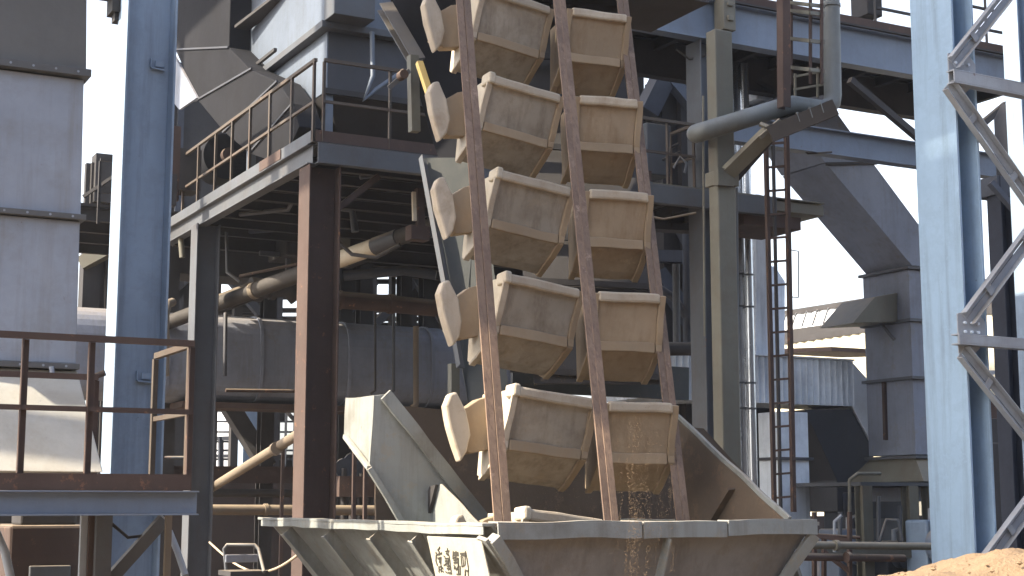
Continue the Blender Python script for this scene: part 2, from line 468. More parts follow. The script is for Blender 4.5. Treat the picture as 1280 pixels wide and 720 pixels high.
# left walkway with beam
wp1 = P(240, 613, 12.0); wn_ = en(wp1)[1]; wz = wp1.z
wp0 = PN(-90, 613, wn_); wp0.z = wz
t = thing('walkway', 'rusty walkway on a grey blue beam at the lower left', 'walkway', (wp0.x, wp0.y, 0))
b = MB(); b.ibeam(wp0 - Z * .1, wp1 + E * .04 - Z * .1, .14, .19, tf=.012); b.build('floor_beam', M['blue_gray'], t, bevel=.003)
b = MB(); b.box((wp0 + wp1) / 2 + N * .62 + Z * .0, (wp1 - wp0).length - .1, 1.08, .012); b.build('floor_plate', M['rust'], t)
b = MB(); b.ibeam(wp0 + N * 1.2 - Z * .1, wp1 + N * 1.2 - Z * .1, .14, .19, tf=.012); b.build('floor_beam', M['blue_gray'], t)
b = MB(); b.bar(P(206, 648, 12.9), P(128, 735, 12.9), .10, .10, N); b.build('brace', M['steel_gray'], t)
for (px, w, mt) in ((103, .055, 'brace'), (113, .06, 'rust'), (127, .13, 'steel_gray'), (209, .05, 'pipe_beige')):
    q = P(px, 700, 12.7); b = MB(); b.box(Vector((q.x, q.y, (wz - .2) / 2)), w, w, wz - .2); b.build('support_post', M[mt], t)
q0 = PN(-60, 612, wn_); q0.z = wz; q1 = PN(108, 612, wn_); q1.z = wz; q2 = PN(237, 612, wn_); q2.z = wz
railing('rusty brown handrail along the front of the left walkway', [q0 + Z * .0, q1, q2], 1.17, (3, 2), M['rust'], toe=.125, toe_mat=M['rust'], mid=(.53,), s=.05)
# return rail going back along the right end, olive
qa = q2 + N * .08; qb = q2 + N * 1.15
railing('yellowed olive return rail at the right end of the left walkway', [qa, qb], 1.17, (2,), M['railing'], mid=(.53,), s=.05)
# inner rear handrail
qa = P(117, 612, 13.2); qa.z = wz; qb = qa - E * 1.2
railing('rear rusty handrail between the bin and the pale blue column', [qa, qb], 1.0, (2,), M['rust'], mid=(.5,), s=.05)

# ------------------------------------------------------------------ upper platform
t = thing('platform', 'raised steel platform on brown and dark columns left of the buckets', 'platform', (PLC.x, PLC.y, 0))
PZ_ = PLC.z
LB = 7.1            # depth along N
PW = 5.2            # width along E
b = MB(); b.channel(EN(PE0 + .02, PN0, PZ_ - .14), EN(PE0 + PW, PN0, PZ_ - .14), .12, .27); b.build('front_beam', M['steel_gray'], t, bevel=.004)
b = MB(); b.ibeam(EN(PE0, PN0 + .07, PZ_ - .14), EN(PE0, PN0 + LB, PZ_ - .14), .16, .27); b.build('side_beam', M['steel_gray'], t, bevel=.004)
b = MB(); b.ibeam(EN(PE0 + .09, PN0 + LB, PZ_ - .14), EN(PE0 + PW, PN0 + LB, PZ_ - .14), .16, .27); b.build('rear_beam', M['dark'], t)
b = MB(); b.ibeam(EN(PE0 + PW, PN0 + .07, PZ_ - .14), EN(PE0 + PW, PN0 + LB - .1, PZ_ - .14), .16, .27); b.build('side_beam', M['dark'], t)
b = MB(); b.box(EN(PE0 + PW / 2, PN0 + LB / 2, PZ_ + .006), PW + .1, LB + .1, .01); b.build('floor_plate', M['dark'], t)
for k in range(1, 9):
    b = MB(); n_ = PN0 + k * LB / 9; b.ibeam(EN(PE0 + .09, n_, PZ_ - .09), EN(PE0 + PW - .09, n_, PZ_ - .09), .1, .16); b.build('joist', M['dark'], t)
b = MB(); b.bar(EN(PE0, PN0 - .02, PZ_ + .09), EN(PE0 + PW, PN0 - .02, PZ_ + .09), .008, .15); b.build('toe_plate', M['rust'], t)
b = MB(); b.bar(EN(PE0 - .04, PN0 + .05, PZ_ + .09), EN(PE0 - .04, PN0 + LB, PZ_ + .09), .008, .15); b.build('toe_plate', M['steel_gray'], t)
b = MB(); b.bar(EN(PE0 - .055, PN0 + 1.2, PZ_ + .09), EN(PE0 - .055, PN0 + 2.1, PZ_ + .09), .006, .14); b.build('patch_plate', M['rust'], t)
b = MB()
b.bar(EN(PE0 + .3, PN0 + .25, PZ_ - .9), EN(PE0 + 1.0, PN0 + .25, PZ_ - .3), .08, .08, N); b.build('knee_brace', M['rust'], t)
railing('brown handrail climbing along the left edge of the raised platform', [EN(PE0, PN0 + .03, PZ_), EN(PE0, PN0 + LB, PZ_)], 1.12, (9,), M['railing'], s=.045)
railing('brown handrail across the front of the raised platform', [EN(PE0 + .1, PN0 - .01, PZ_), EN(PE0 + 2.0, PN0 - .01, PZ_)], 1.12, (3,), M['railing'], s=.045)
railing('dark handrail at the far end of the raised platform', [EN(PE0 - .1, PN0 + LB, PZ_), EN(PE0 - 1.2, PN0 + LB, PZ_)], 1.1, (3,), M['dark'], s=.05)
# far lower floor (dark deck seen under the platform)
t = thing('rear_deck', 'dark lower deck with beams in the shade under the platform', 'deck', EN(PE0 + 2, PN0 + 10, 0))
dz = 6.7
b = MB(); b.box(EN(PE0 + 4.7, PN0 + 9.1, dz), 14, 3.6, .05); b.build('floor_plate', M['dark'], t)
for k in range(4):
    b = MB(); b.ibeam(EN(PE0 - 2.2, PN0 + 7.4 + k * 1.12, dz - .15), EN(PE0 + 11.6, PN0 + 7.4 + k * 1.12, dz - .15), .12, .22); b.build('joist', M['dark'], t)
for (px, dn) in ((212, 8), (335, 8.5), (430, 9), (455, 8), (505, 10.5), (533, 9)):
    q = PN(px, 400, PN0 + dn); b = MB(); b.ibeam(Vector((q.x, q.y, 0)), Vector((q.x, q.y, dz - .27)), .25, .25, N); b.build('post', M['dark'], t)
b = MB(); b.bar(PN(205, 385, PN0 + 8), PN(245, 350, PN0 + 8), .1, .1, N); b.build('brace', M['dark'], t); b = MB(); b.bar(PN(300, 372, PN0 + 9.3), PN(350, 352, PN0 + 9.3), .1, .1, N); b.build('brace', M['dark'], t)
# electrical cabinets / machinery in the dark under the platform
t = thing('machine_block', 'dark machinery block hidden in shade between duct and platform', 'machine', EN(PE0 + 1.5, PN0 + 7.2, 0))
b = MB(); q0 = PN(205, 330, PN0 + 7.8); q1 = PN(430, 330, PN0 + 7.8)
b.box((q0 + q1) / 2 + N * .6 + Z * .1, (q1 - q0).length, 1.0, .7); b.box(PN(400, 300, PN0 + 7.0), 1.6, 1.0, .8); b.build('machine_body', M['dark'], t, bevel=.02)
b = MB(); b.box(PN(360, 330, PN0 + 6.9), .08, .08, 1.1); b.box(PN(345, 318, PN0 + 6.88), .6, .08, .08); b.build('machine_frame', M['steel_gray'], t)
b = MB(); b.box(PN(427, 285, PN0 + 5.8), .24, .22, 1.35); b.build('cabinet', M['pipe_olive'], t)

# ------------------------------------------------------------------ filter unit on the platform
Cm = P(406, 100, 20.6); em, nm = en(Cm)
t = thing('filter_housing', 'blue grey filter housing with flanges standing on the platform', 'filter housing', (Cm.x, Cm.y, PZ_))
def zat(px, py, e=None, n=None): return (PE(px, py, e) if e is not None else PN(px, py, n)).z
DN = 3.6; DE = 2.3
zf = zat(406, 32, n=nm)
b = MB(); b.box(EN(em + DE / 2, nm + DN / 2, zf + 1.2), DE, DN, 2.3); b.build('upper_casing', M['filter_blue'], t, bevel=.01)
b = MB(); b.box(EN(em + DE / 2, nm + DN / 2, zf), DE + .18, DN + .18, .10); b.build('flange', M['steel_gray'], t, bevel=.005)
zl = zat(406, 112, n=nm)
b = MB(); b.box(EN(em + DE / 2 + .02, nm + DN / 2 + .02, (zf + zl) / 2 - .025), DE - .1, DN - .1, zf - zl - .05); b.build('lower_casing', M['duct_dark'], t, bevel=.01)
b = MB(); b.box(EN(em + .06, nm + DN / 2 + .02, (zf + zl) / 2 - .025), .02, DN - .1, zf - zl - .06); b.build('side_panel', M['filter_blue'], t, bevel=.003)  # left face plated paler than the casing's dark front
b = MB(); zb = PZ_ + .25
b.loft([[EN(em + .06, nm + .06, zl), EN(em + DE - .06, nm + .06, zl), EN(em + DE - .06, nm + DN - .06, zl), EN(em + .06, nm + DN - .06, zl)],
        [EN(em + .7, nm + .9, zb), EN(em + DE - .5, nm + .9, zb), EN(em + DE - .5, nm + DN - 1, zb), EN(em + .7, nm + DN - 1, zb)]])
b.build('hopper_bottom', M['dark'], t)
for (a, c) in ((.08, .08), (DE - .1, .08), (.08, DN - .1), (DE - .1, DN - .1)):
    b = MB(); b.box(EN(em + a, nm + c, (PZ_ + zl) / 2), .12, .12, zl - PZ_ - .03); b.build('leg', M['filter_blue'], t)
b = MB(); b.box(EN(em + DE / 2, nm - .02, zl - .02), DE, .05, .08); b.build('seam_bar', M['dark'], t)
b = MB(); q = PN(465, 40, nm - .25); b.tube([q, PN(466, 95, nm - .25), PN(455, 125, nm - .25), PN(470, 112, nm - .25), PN(500, 92, nm - .25)], .035); b.build('conduit', M['filter_blue'], t)
b = MB(); b.box(PN(437, 8, nm - .25), .62, .4, .42); b.build('inlet_box', M['steel_gray'], t, bevel=.01)
b = MB(); q0 = PE(318, 92, em - .12); q1 = PE(404, 27, em - .12)
b.bar(q0 + Z * .12, q0 + N * -1.0 + Z * .12, .05, .05); b.build('pipe_stub', M['dark'], t)
# thin post and roof edge against the sky, left of the unit
t = thing('awning', 'small brown awning edge on a thin post against white sky', 'awning', P(342, 68, 23.8))
b = MB(); b.bar(P(302, 35, 23.5), P(366, -14, 22), .25, .05); b.build('roof_sheet', M['dark'], t)
b = MB(); b.bar(P(342, 70, 23.2), P(343, 4, 23.2), .05, .05, N); b.build('post', M['pipe_beige'], t)

# ------------------------------------------------------------------ rectangular elbow duct at upper left
def rect_duct(path, wn_dir, w, d, mat_front, t, name='duct_section', flange=None):
    # path: list of (left point, right point) in one n-plane; each pair is a cut across; extruded along N by d
    for i in range(len(path) - 1):
        a0, a1 = path[i]; b0, b1 = path[i + 1]
        b = MB(); b.prism([a0, a1, b1, b0], N * d); b.build(name, mat_front, t, bevel=.006)
    for i in (flange or []):
        a0, a1 = path[i]; b = MB(); dd = (a1 - a0).normalized()
        b.bar(a0 - dd * .06 + N * d / 2, a1 + dd * .06 + N * d / 2, .05, d + .12, N); b.build('flange', M['duct_dark'], t)
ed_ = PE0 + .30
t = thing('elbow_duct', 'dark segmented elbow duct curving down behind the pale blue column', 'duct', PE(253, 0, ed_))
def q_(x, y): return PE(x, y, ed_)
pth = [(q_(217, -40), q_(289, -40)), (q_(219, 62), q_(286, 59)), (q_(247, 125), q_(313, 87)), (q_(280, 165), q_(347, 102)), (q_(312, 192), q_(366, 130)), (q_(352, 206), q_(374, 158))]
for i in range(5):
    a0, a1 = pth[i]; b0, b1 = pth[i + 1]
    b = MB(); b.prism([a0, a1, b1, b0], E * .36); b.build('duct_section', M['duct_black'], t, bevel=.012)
for i in (1, 2, 3, 4):
    a0, a1 = pth[i]; dd = (a1 - a0).normalized(); ex = .10 if i == 2 else .015
    b = MB(); b.bar(a0 - dd * ex - E * .012, a1 + dd * ex - E * .012, .03, .03, E); b.build('seam', M['duct_dark'], t)
b = MB(); b.prism([PE(217, 68, ed_ - .05), PE(246, 122, ed_ - .05), PE(224, 137, ed_ - .05), PE(212, 122, ed_ - .05)], E * .04); b.build('side_gusset', M['duct_gray'], t)
# rounded dark fan casing behind railing
t = thing('fan_casing', 'dark rounded fan casing behind the platform handrail', 'fan', P(272, 200, 24))
c0 = P(276, 200, 25.6); b = MB(); b.tube([c0 - N * .3, c0 + N * .3], .40, 28); b.build('scroll', M['duct_black'], t)
b = MB(); b.box(c0 + E * .6 - Z * .1, 1.0, .6, .5); b.build('outlet', M['dark'], t); b = MB(); b.tube([c0 - N * .5, c0 - N * .36], .12, 14); b.build('hub', M['rust'], t)
b = MB(); b.box(P(228, 215, 24.6), .5, .5, .7); b.build('motor_box', M['dark'], t)
# dark narrow tower beside the column
t = thing('equipment_rack', 'dark rusty rack post with boxes right of the pale blue column', 'rack', P(217, 240, 17))
b = MB(); b.box(P(217, 205, 23.2), .16, .16, 1.2); b.build('post', M['rust'], t); b = MB(); b.box(P(211, 238, 23.0), .2, .2, .5); b.build('box', M['dark'], t)

# far small tower between bin and blue column
t = thing('stair_tower', 'small dark stair tower seen between the bin and the pale blue column', 'tower', P(125, 640, 30))
tz = 30
for px in (104, 122, 134, 148):
    q = P(px, 400, tz); b = MB(); b.box(Vector((q.x, q.y, P(px, 205, tz).z / 2)), .16, .16, P(px, 205, tz).z); b.build('post', M['dark'], t)
b = MB(); b.box(P(132, 225, tz), .5, .4, 1.0); b.box(P(118, 235, tz), .2, .3, 1.0); b.build('panel', M['dark'], t)
b = MB(); b.bar(P(102, 330, tz - .3), P(152, 303, tz - .3), .3, .26); b.build('landing_beam', M['pipe_olive'], t)
b = MB(); b.bar(P(104, 246, tz - .3), P(150, 215, tz - .3), .06, .06); b.bar(P(104, 280, tz - .3), P(150, 255, tz - .3), .06, .06); b.build('handrail', M['dark'], t)
b = MB(); b.box(P(112, 355, tz), .35, .4, 1.1); b.box(P(143, 355, tz + .2), .2, .3, 1.1); b.build('lower_panel', M['dark'], t)

# ------------------------------------------------------------------ big horizontal duct
qd = P(300, 396, 25.6); ndu = en(qd)[1]
e_a = en(PN(90, 400, ndu))[0]; e_b = en(PN(640, 400, ndu))[0]
ztop = PN(300, 391, ndu).z; zbot = PN(300, 502, ndu).z
t = thing('main_duct', 'large dusty grey box duct running behind the platform columns', 'duct', EN((e_a + e_b) / 2, ndu, 0))
h = ztop - zbot; ch = .28; d = 1.5
prof = []
for k in range(36):
    an = 2 * math.pi * k / 36; cx_, cz_ = math.cos(an), math.sin(an); pw = .58
    prof.append((d / 2 - d / 2 * math.copysign(abs(cx_) ** pw, cx_), h / 2 + h / 2 * math.copysign(abs(cz_) ** pw, cz_)))
nsec = 5
for i in range(nsec):
    ea = e_a + (e_b - e_a) * i / nsec; eb = e_a + (e_b - e_a) * (i + 1) / nsec - .02
    b = MB(); b.loft([[EN(ea, ndu + x, zbot + z) for x, z in prof], [EN(eb, ndu + x, zbot + z) for x, z in prof]]); b.build('duct_section', M['duct_gray'], t, bevel=.01)
    b = MB(); b.loft([[EN(eb - .02, ndu - .025 + x * 1.03, zbot - .02 + z * 1.025) for x, z in prof], [EN(eb + .035, ndu - .025 + x * 1.03, zbot - .02 + z * 1.025) for x, z in prof]])
    b.build('seam_flange', M['duct_gray'], t)
b = MB(); b.box(EN((e_a + e_b) / 2 + .8, ndu + .5, zbot - .06), (e_b - e_a) - 2.2, .8, .1); b.build('support_beam', M['rust'], t)
for px in (205, 282):
    q = PN(px, 430, ndu - .08); b = MB(); b.tube([PN(px, 375, ndu - .1), PN(px, 378, ndu - .16), PN(px - 1, 470, ndu - .16)], .035); b.build('strap_pipe', M['pipe_olive'] if px == 205 else M['duct_dark'], t)
# drop pipes in front of duct
for (px, y0, y1, lab, mt, r) in ((520, 408, 506, 'thin olive drop pipe before the grey duct, right of the other two', 'pipe_beige', .055),
                                 (469, 380, 488, 'thin dark hanging conduit, left of the pair before the grey duct', 'dark', .022),
                                 (492, 385, 488, 'thin grey hanging conduit, right of the pair before the grey duct', 'steel_gray', .03)):
    b = MB(); qa = PN(px, y0, ndu - .5); qb = PN(px, y1, ndu - .5); b.tube([qa, qb, qb - Z * .06 + E * -.08], r, 10)
    tag(b.build('drop_pipe', M[mt], origin=qb), lab, 'pipe', 'pipes hanging before the main duct')

# ------------------------------------------------------------------ pipes under the platform
def pipe_thing(label, pts, r, mat, group=None, flanges=(), fm=None, name='pipe', sub=None):
    t = thing(name, label, 'pipe', pts[0], group)
    b = MB(); b.tube(pts, r, 16); b.build('pipe_body', mat, t)
    for (p, d, rr, w) in flanges:
        b = MB(); d = Vector(d).normalized(); b.tube([Vector(p) - d * w / 2, Vector(p) + d * w / 2], rr, 18); b.build('pipe_collar', fm or mat, t)
    if sub:
        for (p0, p1, rr, mm) in sub:
            b = MB(); b.tube([p0, p1], rr, 16); b.build('pipe_sleeve', mm, t)
    return t
pa, pb = P(205, 405, 25.0), P(545, 280, 21.3)
def lp(f): return pa.lerp(pb, f)
pipe_thing('brown insulated pipe climbing under the platform with a sun spot made as a cream sleeve', [lp(0), lp(.3), lp(.6), lp(1)], .12, M['pipe_dark'],
           sub=[(lp(.67), lp(.80), .128, M['cream']), (lp(.38), lp(.56), .13, M['pipe_dark']), (lp(.36), lp(.375), .135, M['pipe_beige']), (lp(.8), lp(.88), .135, M['duct_dark']), (lp(.64), lp(.665), .15, M['rust'])])  # the cream sleeve stands in for a sun spot on the pipe
q = P(430, 366, 24.3)
pipe_thing('brown horizontal pipe between the platform column and the elevator casing', [PN(415, 374, en(q)[1]), PN(488, 380, en(q)[1]), PN(575, 388, en(q)[1])], .145, M['rust'],
           flanges=[(PN(488, 380, en(q)[1]), E, .165, .08), (PN(425, 375, en(q)[1]), E, .16, .05)])
q = P(300, 375, 24.6); nq = en(q)[1]
pipe_thing('dark lumpy pipe lying on top of the grey duct', [PN(262, 385, nq), PN(320, 362, nq), PN(360, 360, nq), PN(372, 372, nq)], .16, M['dark'], flanges=[(PN(320, 362, nq), E, .2, .2), (PN(340, 361, nq), E, .19, .1)])
t = thing('hanger_bracket', 'rusty hanger bracket with a strap coloured cream as if sunlit under the platform floor', 'bracket', P(520, 290, 20.3))
b = MB(); b.bar(P(517, 240, 20.2), P(518, 276, 20.2), .05, .05, N); b.build('strap', M['cream'], t)  # cream colour stands in for sun on this strip
b = MB(); b.box(P(522, 292, 20.3), .28, .2, .2); b.bar(P(524, 236, 20.3), P(526, 300, 20.3), .1, .1, N); b.build('clamp', M['rust'], t)
b = MB(); b.box(P(535, 290, 20.6), .5, .12, .14); b.build('arm', M['dark'], t)

# ------------------------------------------------------------------ lower left background
q = P(320, 575, 22.3)
pipe_thing('brown diagonal strut pipe between the two platform columns', [P(258, 614, 24.2), P(376, 541, 19.8)], .07, M['pipe_beige'], flanges=[(P(345, 561, 20.6), P(376, 541, 19.6) - P(268, 609, 23.2), .09, .1)])
nq = en(P(330, 637, 25.0))[1]
pipe_thing('pale dusty horizontal pipe low between the platform columns', [PN(215, 637, nq), PN(475, 638, nq)], .085, M['pipe_beige'], flanges=[(PN(332, 637, nq), E, .1, .06)])
nq2 = nq + 1.6
pipe_thing('dark brown horizontal pipe above the pale dusty pipe', [PN(215, 616, nq2), PN(500, 617, nq2)], .07, M['pipe_dark'])
b = MB(); b.bar(PN(215, 594, nq2 + .5), PN(500, 595, nq2 + .5), .12, .28); b.bar(PN(215, 594, nq2 + .5) + Z * .15, PN(500, 595, nq2 + .5) + Z * .15, .2, .02)
tag(b.build('low_girder', M['rust']), 'dark rusty girder above the two low pipes', 'girder')
# far lattice of scaffolding
t = thing('scaffold', 'dark scaffold lattice against white sky under the grey duct', 'scaffold', P(380, 640, 40))
Yl = 40
for px in range(300, 480, 11):
    b = MB(); q = P(px, 640, Yl); b.box(Vector((q.x, q.y, P(px, 470, Yl).z / 2)), .06, .06, P(px, 470, Yl).z, Vector((1, 0, 0)), Vector((0, 1, 0))); b.build('upright', M['dark_blue'], t)
for py in (504, 514, 527, 540, 552, 563, 574, 585):
    b = MB(); b.bar(P(268, py, Yl + .1), P(478, py, Yl + .1), .05, .05); b.build('ledger', M['dark_blue'], t)
for (a, c) in (((300, 500), (350, 590)), ((345, 500), (400, 560)), ((420, 500), (380, 575)), ((430, 520), (478, 590))):
    b = MB(); b.bar(P(*a, Yl - .15), P(*c, Yl - .15), .09, .09, N); b.build('diagonal', M['dark'], t)
for (x, y, w, hh) in ((335, 515, 1.0, .5), (415, 520, .6, 1.6), (360, 580, 1.2, .5), (320, 575, 1.0, .8), (465, 545, .8, .5), (392, 560, .5, .9), (450, 585, 1.2, .6)):
    b = MB(); b.box(P(x, y, Yl + .5), w, .4, hh); b.build('panel', M['dark'], t, bevel=.03)
# dark strut in front
b = MB(); b.bar(P(285, 505, 28), P(335, 585, 28), .3, .3, N)
tag(b.build('diagonal_strut', M['dark'], origin=P(335, 585, 28)), 'thick dark diagonal strut under the grey duct, left of the lattice', 'strut')
b = MB(); qx = P(310, 640, 36); b.box(Vector((qx.x, qx.y, 2.3)), .45, .4, 4.6)
tag(b.build('blue_post', M['blue'], origin=(qx.x, qx.y, 0)), 'distant blue post standing behind the dark diagonal strut', 'post')
t = thing('storage_tank', 'pale grey tank with a rounded top behind a dark rail', 'tank', P(284, 640, 44))
q = P(284, 640, 44); b = MB(); b.tube([Vector((q.x, q.y, .0)), Vector((q.x, q.y, 3.6)), Vector((q.x, q.y, 4.1)), Vector((q.x, q.y, 4.4)), Vector((q.x, q.y, 4.5))], [.75, .75, .65, .4, .05], 24); b.build('shell', M['white_van'], t)
b = MB(); b.bar(P(262, 548, 40), P(300, 548, 40), .1, .1); b.bar(P(262, 570, 40), P(300, 570, 40), .08, .08); b.bar(P(276, 546, 40), P(276, 610, 40), .12, .12, N); b.build('guard', M['dark_blue'], t)
# low wall far back
nbw = en(P(280, 640, 34))[1]; b = MB(); b.bar(PN(-60, 640, nbw), PN(600, 640, nbw), .3, 1.0)
for v in b.v: v.z = 0 if v.z < CAM_H - .01 * 34 else 2.3
tag(b.build('back_wall', M['brick']), 'low dark red brown wall behind the pipes at lower left', 'wall')
# mid bins in the dark under the walkway
def dark_machine(label, px, Y, w, dpt, hh, mat, cat='machine', bits=True, name='machine'):
    q = P(px, 650, Y); t = thing(name, label, cat, (q.x, q.y, 0))
    b = MB(); b.box(Vector((q.x, q.y, hh / 2)), w, dpt, hh); b.build('housing', M[mat], t, bevel=.03)
    if bits:
        b = MB(); b.box(Vector((q.x, q.y, hh + .06)), w * .7, dpt * .7, .12); b.build('cover', M['dark'], t, bevel=.02)
        b = MB(); b.box(Vector((q.x, q.y, hh * .55)) - N * (dpt / 2 + .03), w * .5, .06, hh * .4); b.build('access_panel', M['steel_gray'], t, bevel=.01)
        b = MB(); b.tube([Vector((q.x, q.y, hh * .3)) - N * (dpt / 2 + .09), Vector((q.x, q.y, hh * .3)) - N * (dpt / 2 + .05)], .06, 12); b.build('knob', M['rust'], t)
    return t
dark_machine('brown box machine in shade below the left walkway', 55, 14.6, .75, .7, 1.5, 'rust')
dark_machine('dark box machine in shade at the far lower left corner', 10, 15.6, .5, .8, 1.5, 'dark')
b = MB(); b.tube([P(-5, 665, 12.6), P(6, 690, 12.6), P(14, 725, 12.6)], .035, 10)
tag(b.build('bent_pipe', M['brace'], origin=P(14, 725, 12.6)), 'short pale bent pipe at the bottom left corner', 'pipe')
b = MB(); b.tube([P(212, 665, 13.2), P(222, 690, 13.0), P(232, 720, 12.9)], .03, 8)
tag(b.build('bent_pipe', M['brace'], origin=P(232, 720, 12.9)), 'thin pale pipe bending down beside the dark column foot', 'pipe')
# hanging cable
pts = []
for i in range(17):
    f = i / 16; x = 262 + f * 120; y = 678 + 33 * math.sin(math.pi * f) + 8 * f
    pts.append(P(x, y, 23.3 - 7.4 * f))
b = MB(); b.tube(pts, .016, 8); tag(b.build('hanging_cable', M['cable']), 'pale cable sagging between the dark column and the hopper', 'cable')
# trolley frame
t = thing('hand_trolley', 'small tubular steel trolley standing in shade by the hopper', 'trolley', P(306, 735, 19))
b = MB(); b.tube([P(283, 715, 19), P(280, 686, 19), P(284, 681, 19), P(318, 681, 19), P(323, 686, 19), P(330, 715, 18.6)], .022, 8); b.build('frame', M['steel_gray'], t)
b = MB(); b.box(P(302, 698, 19.05), .42, .03, .1); b.build('back_panel', M['duct_gray'], t, bevel=.01)
b = MB(); b.box(P(305, 716, 18.8), .5, .5, .06); b.build('deck', M['dark'], t)

# ------------------------------------------------------------------ hopper
RZ = 1.535
K = P(617, 658, 11.0); K.z = RZ
Lr = K + N * 5.0; Rr = P(1015, 652, 12.75); Rr.z = RZ
Br = Rr + N * 4.6
t_h = thing('receiving_hopper', 'big grey steel receiving hopper under the bucket chain', 'hopper', (K + Br) * .5 * Vector((1, 1, 0)).length / math.sqrt(2) if False else Vector(((K.x + Br.x) / 2, (K.y + Br.y) / 2, 0)))
zb = .12
s = .60 * (RZ - zb)
Kb = K + E * s * 1.3 + N * s * .55; Lb = Lr + E * s * 1.3 - N * s * .55; Rb = Rr - E * s + N * s * .55; Bb = Br - E * s - N * s * .55
for v in (Kb, Lb, Rb, Bb): v.z = zb
b = MB(); b.plate([Lr, K, Kb, Lb], .02); b.build('left_wall', M['hopper'], t_h)
b = MB(); b.plate([K + E * .012, Rr, Rb, Kb + E * .012], .02); b.build('front_wall', M['hopper_front'], t_h)
b = MB(); b.plate([Rr, Br, Bb, Rb], .02); b.build('right_wall', M['hopper'], t_h)
b = MB(); b.plate([Br, Lr, Lb, Bb], .02); b.build('back_wall', M['hopper_in'], t_h)
b = MB(); b.plate([Kb, Rb, Bb, Lb], .02); b.build('bottom_plate', M['hopper_in'], t_h)
# rim angles
ot = Z * .0
b = MB(); b.bar(K - E * .03 + Z * .012, Lr - E * .03 + N * .1 + Z * .012, .11, .024); b.bar(K - E * .075 - Z * .03, Lr - E * .075 - Z * .03, .012, .06)
b.build('left_rim', M['hopper'], t_h, bevel=.004)
dRK = (Rr - K).normalized(); nf = Vector((dRK.y, -dRK.x, 0))
for (f0, f1, dz_) in ((.0, .415, 0), (.42, .685, -.006), (.69, 1.0, .004)):
    a = K + (Rr - K) * f0 + nf * .06 + Z * (-.035 + dz_); c = K + (Rr - K) * f1 + nf * .06 + Z * (-.035 + dz_)
    b = MB(); b.bar(a, c, .014, .115); b.bar(a + Z * .063 - nf * .06, c + Z * .063 - nf * .06, .13, .012); b.build('front_rim', M['hopper'], t_h, bevel=.003)
b = MB(); b.bar(Rr + nf * .0 + E * .03, Br + E * .03, .1, .03); b.build('right_rim', M['hopper'], t_h)
# ribs on the left wall
for f in (.255, .43, .64, .86):
    a = K.lerp(Lr, f); c = Kb.lerp(Lb, f); nl = (c - a).cross(N).normalized()
    if nl.dot(E) > 0: nl = -nl
    b = MB(); b.bar(a + nl * .055 - Z * .06, c + nl * .055, .012, .11, nl); b.bar(a + nl * .116 - Z * .06, c + nl * .116, .08, .012, nl)
    b.build('rib', M['hopper'], t_h, bevel=.003)
# corner angle
b = MB(); b.bar(K - Z * .08 - E * .04 + nf * .05, Kb - E * .05 + nf * .06, .09, .09, N); b.bar(K - Z * .08 - E * .10 + nf * .02, Kb - E * .11 + nf * .03, .03, .11, N); b.build('corner_angle', M['hopper'], t_h, bevel=.004)
b = MB(); b.bar(Rr - Z * .09 + nf * .05 - E * .02, Rb + nf * .06 - E * .02, .10, .04, N); b.build('corner_angle', M['hopper'], t_h, bevel=.004)
b = MB(); q0 = K.lerp(Rr, .5) - Z * .1; q1 = Kb.lerp(Rb, .28)
b.bar(q0 + nf * .05, q1 + nf * .05, .014, .09, nf); b.build('rib', M['hopper'], t_h)
# legs
for p in (Kb.lerp(K, .35), Lb.lerp(Lr, .35), Rb.lerp(Rr, .35), Bb.lerp(Br, .35)):
    b = MB(); b.box(Vector((p.x, p.y, p.z / 2)), .16, .16, p.z); b.build('leg', M['steel_gray'], t_h)
b = MB(); b.bar(P(985, 690, 13.1), P(1000, 735, 13.1), .03, .12, N); b.build('stay', M['hopper'], t_h)
# painted sign panel on the left wall, tilted upright to read as sunlit
a0 = K.lerp(Lr, .0) - E * .10 - Z * .085; a1 = K.lerp(Lr, .185) - E * .10 - Z * .085
drop = -Z * .62 + E * .09
# slide panel so that lower corners follow the wall's ribs
b = MB(); pn = [a1, a0, a0 + drop - N * .14, a1 + drop - N * .14]
b.plate(pn, .012); panel = b.build('sign_panel', M['panel_cream'], t_h, bevel=.003)
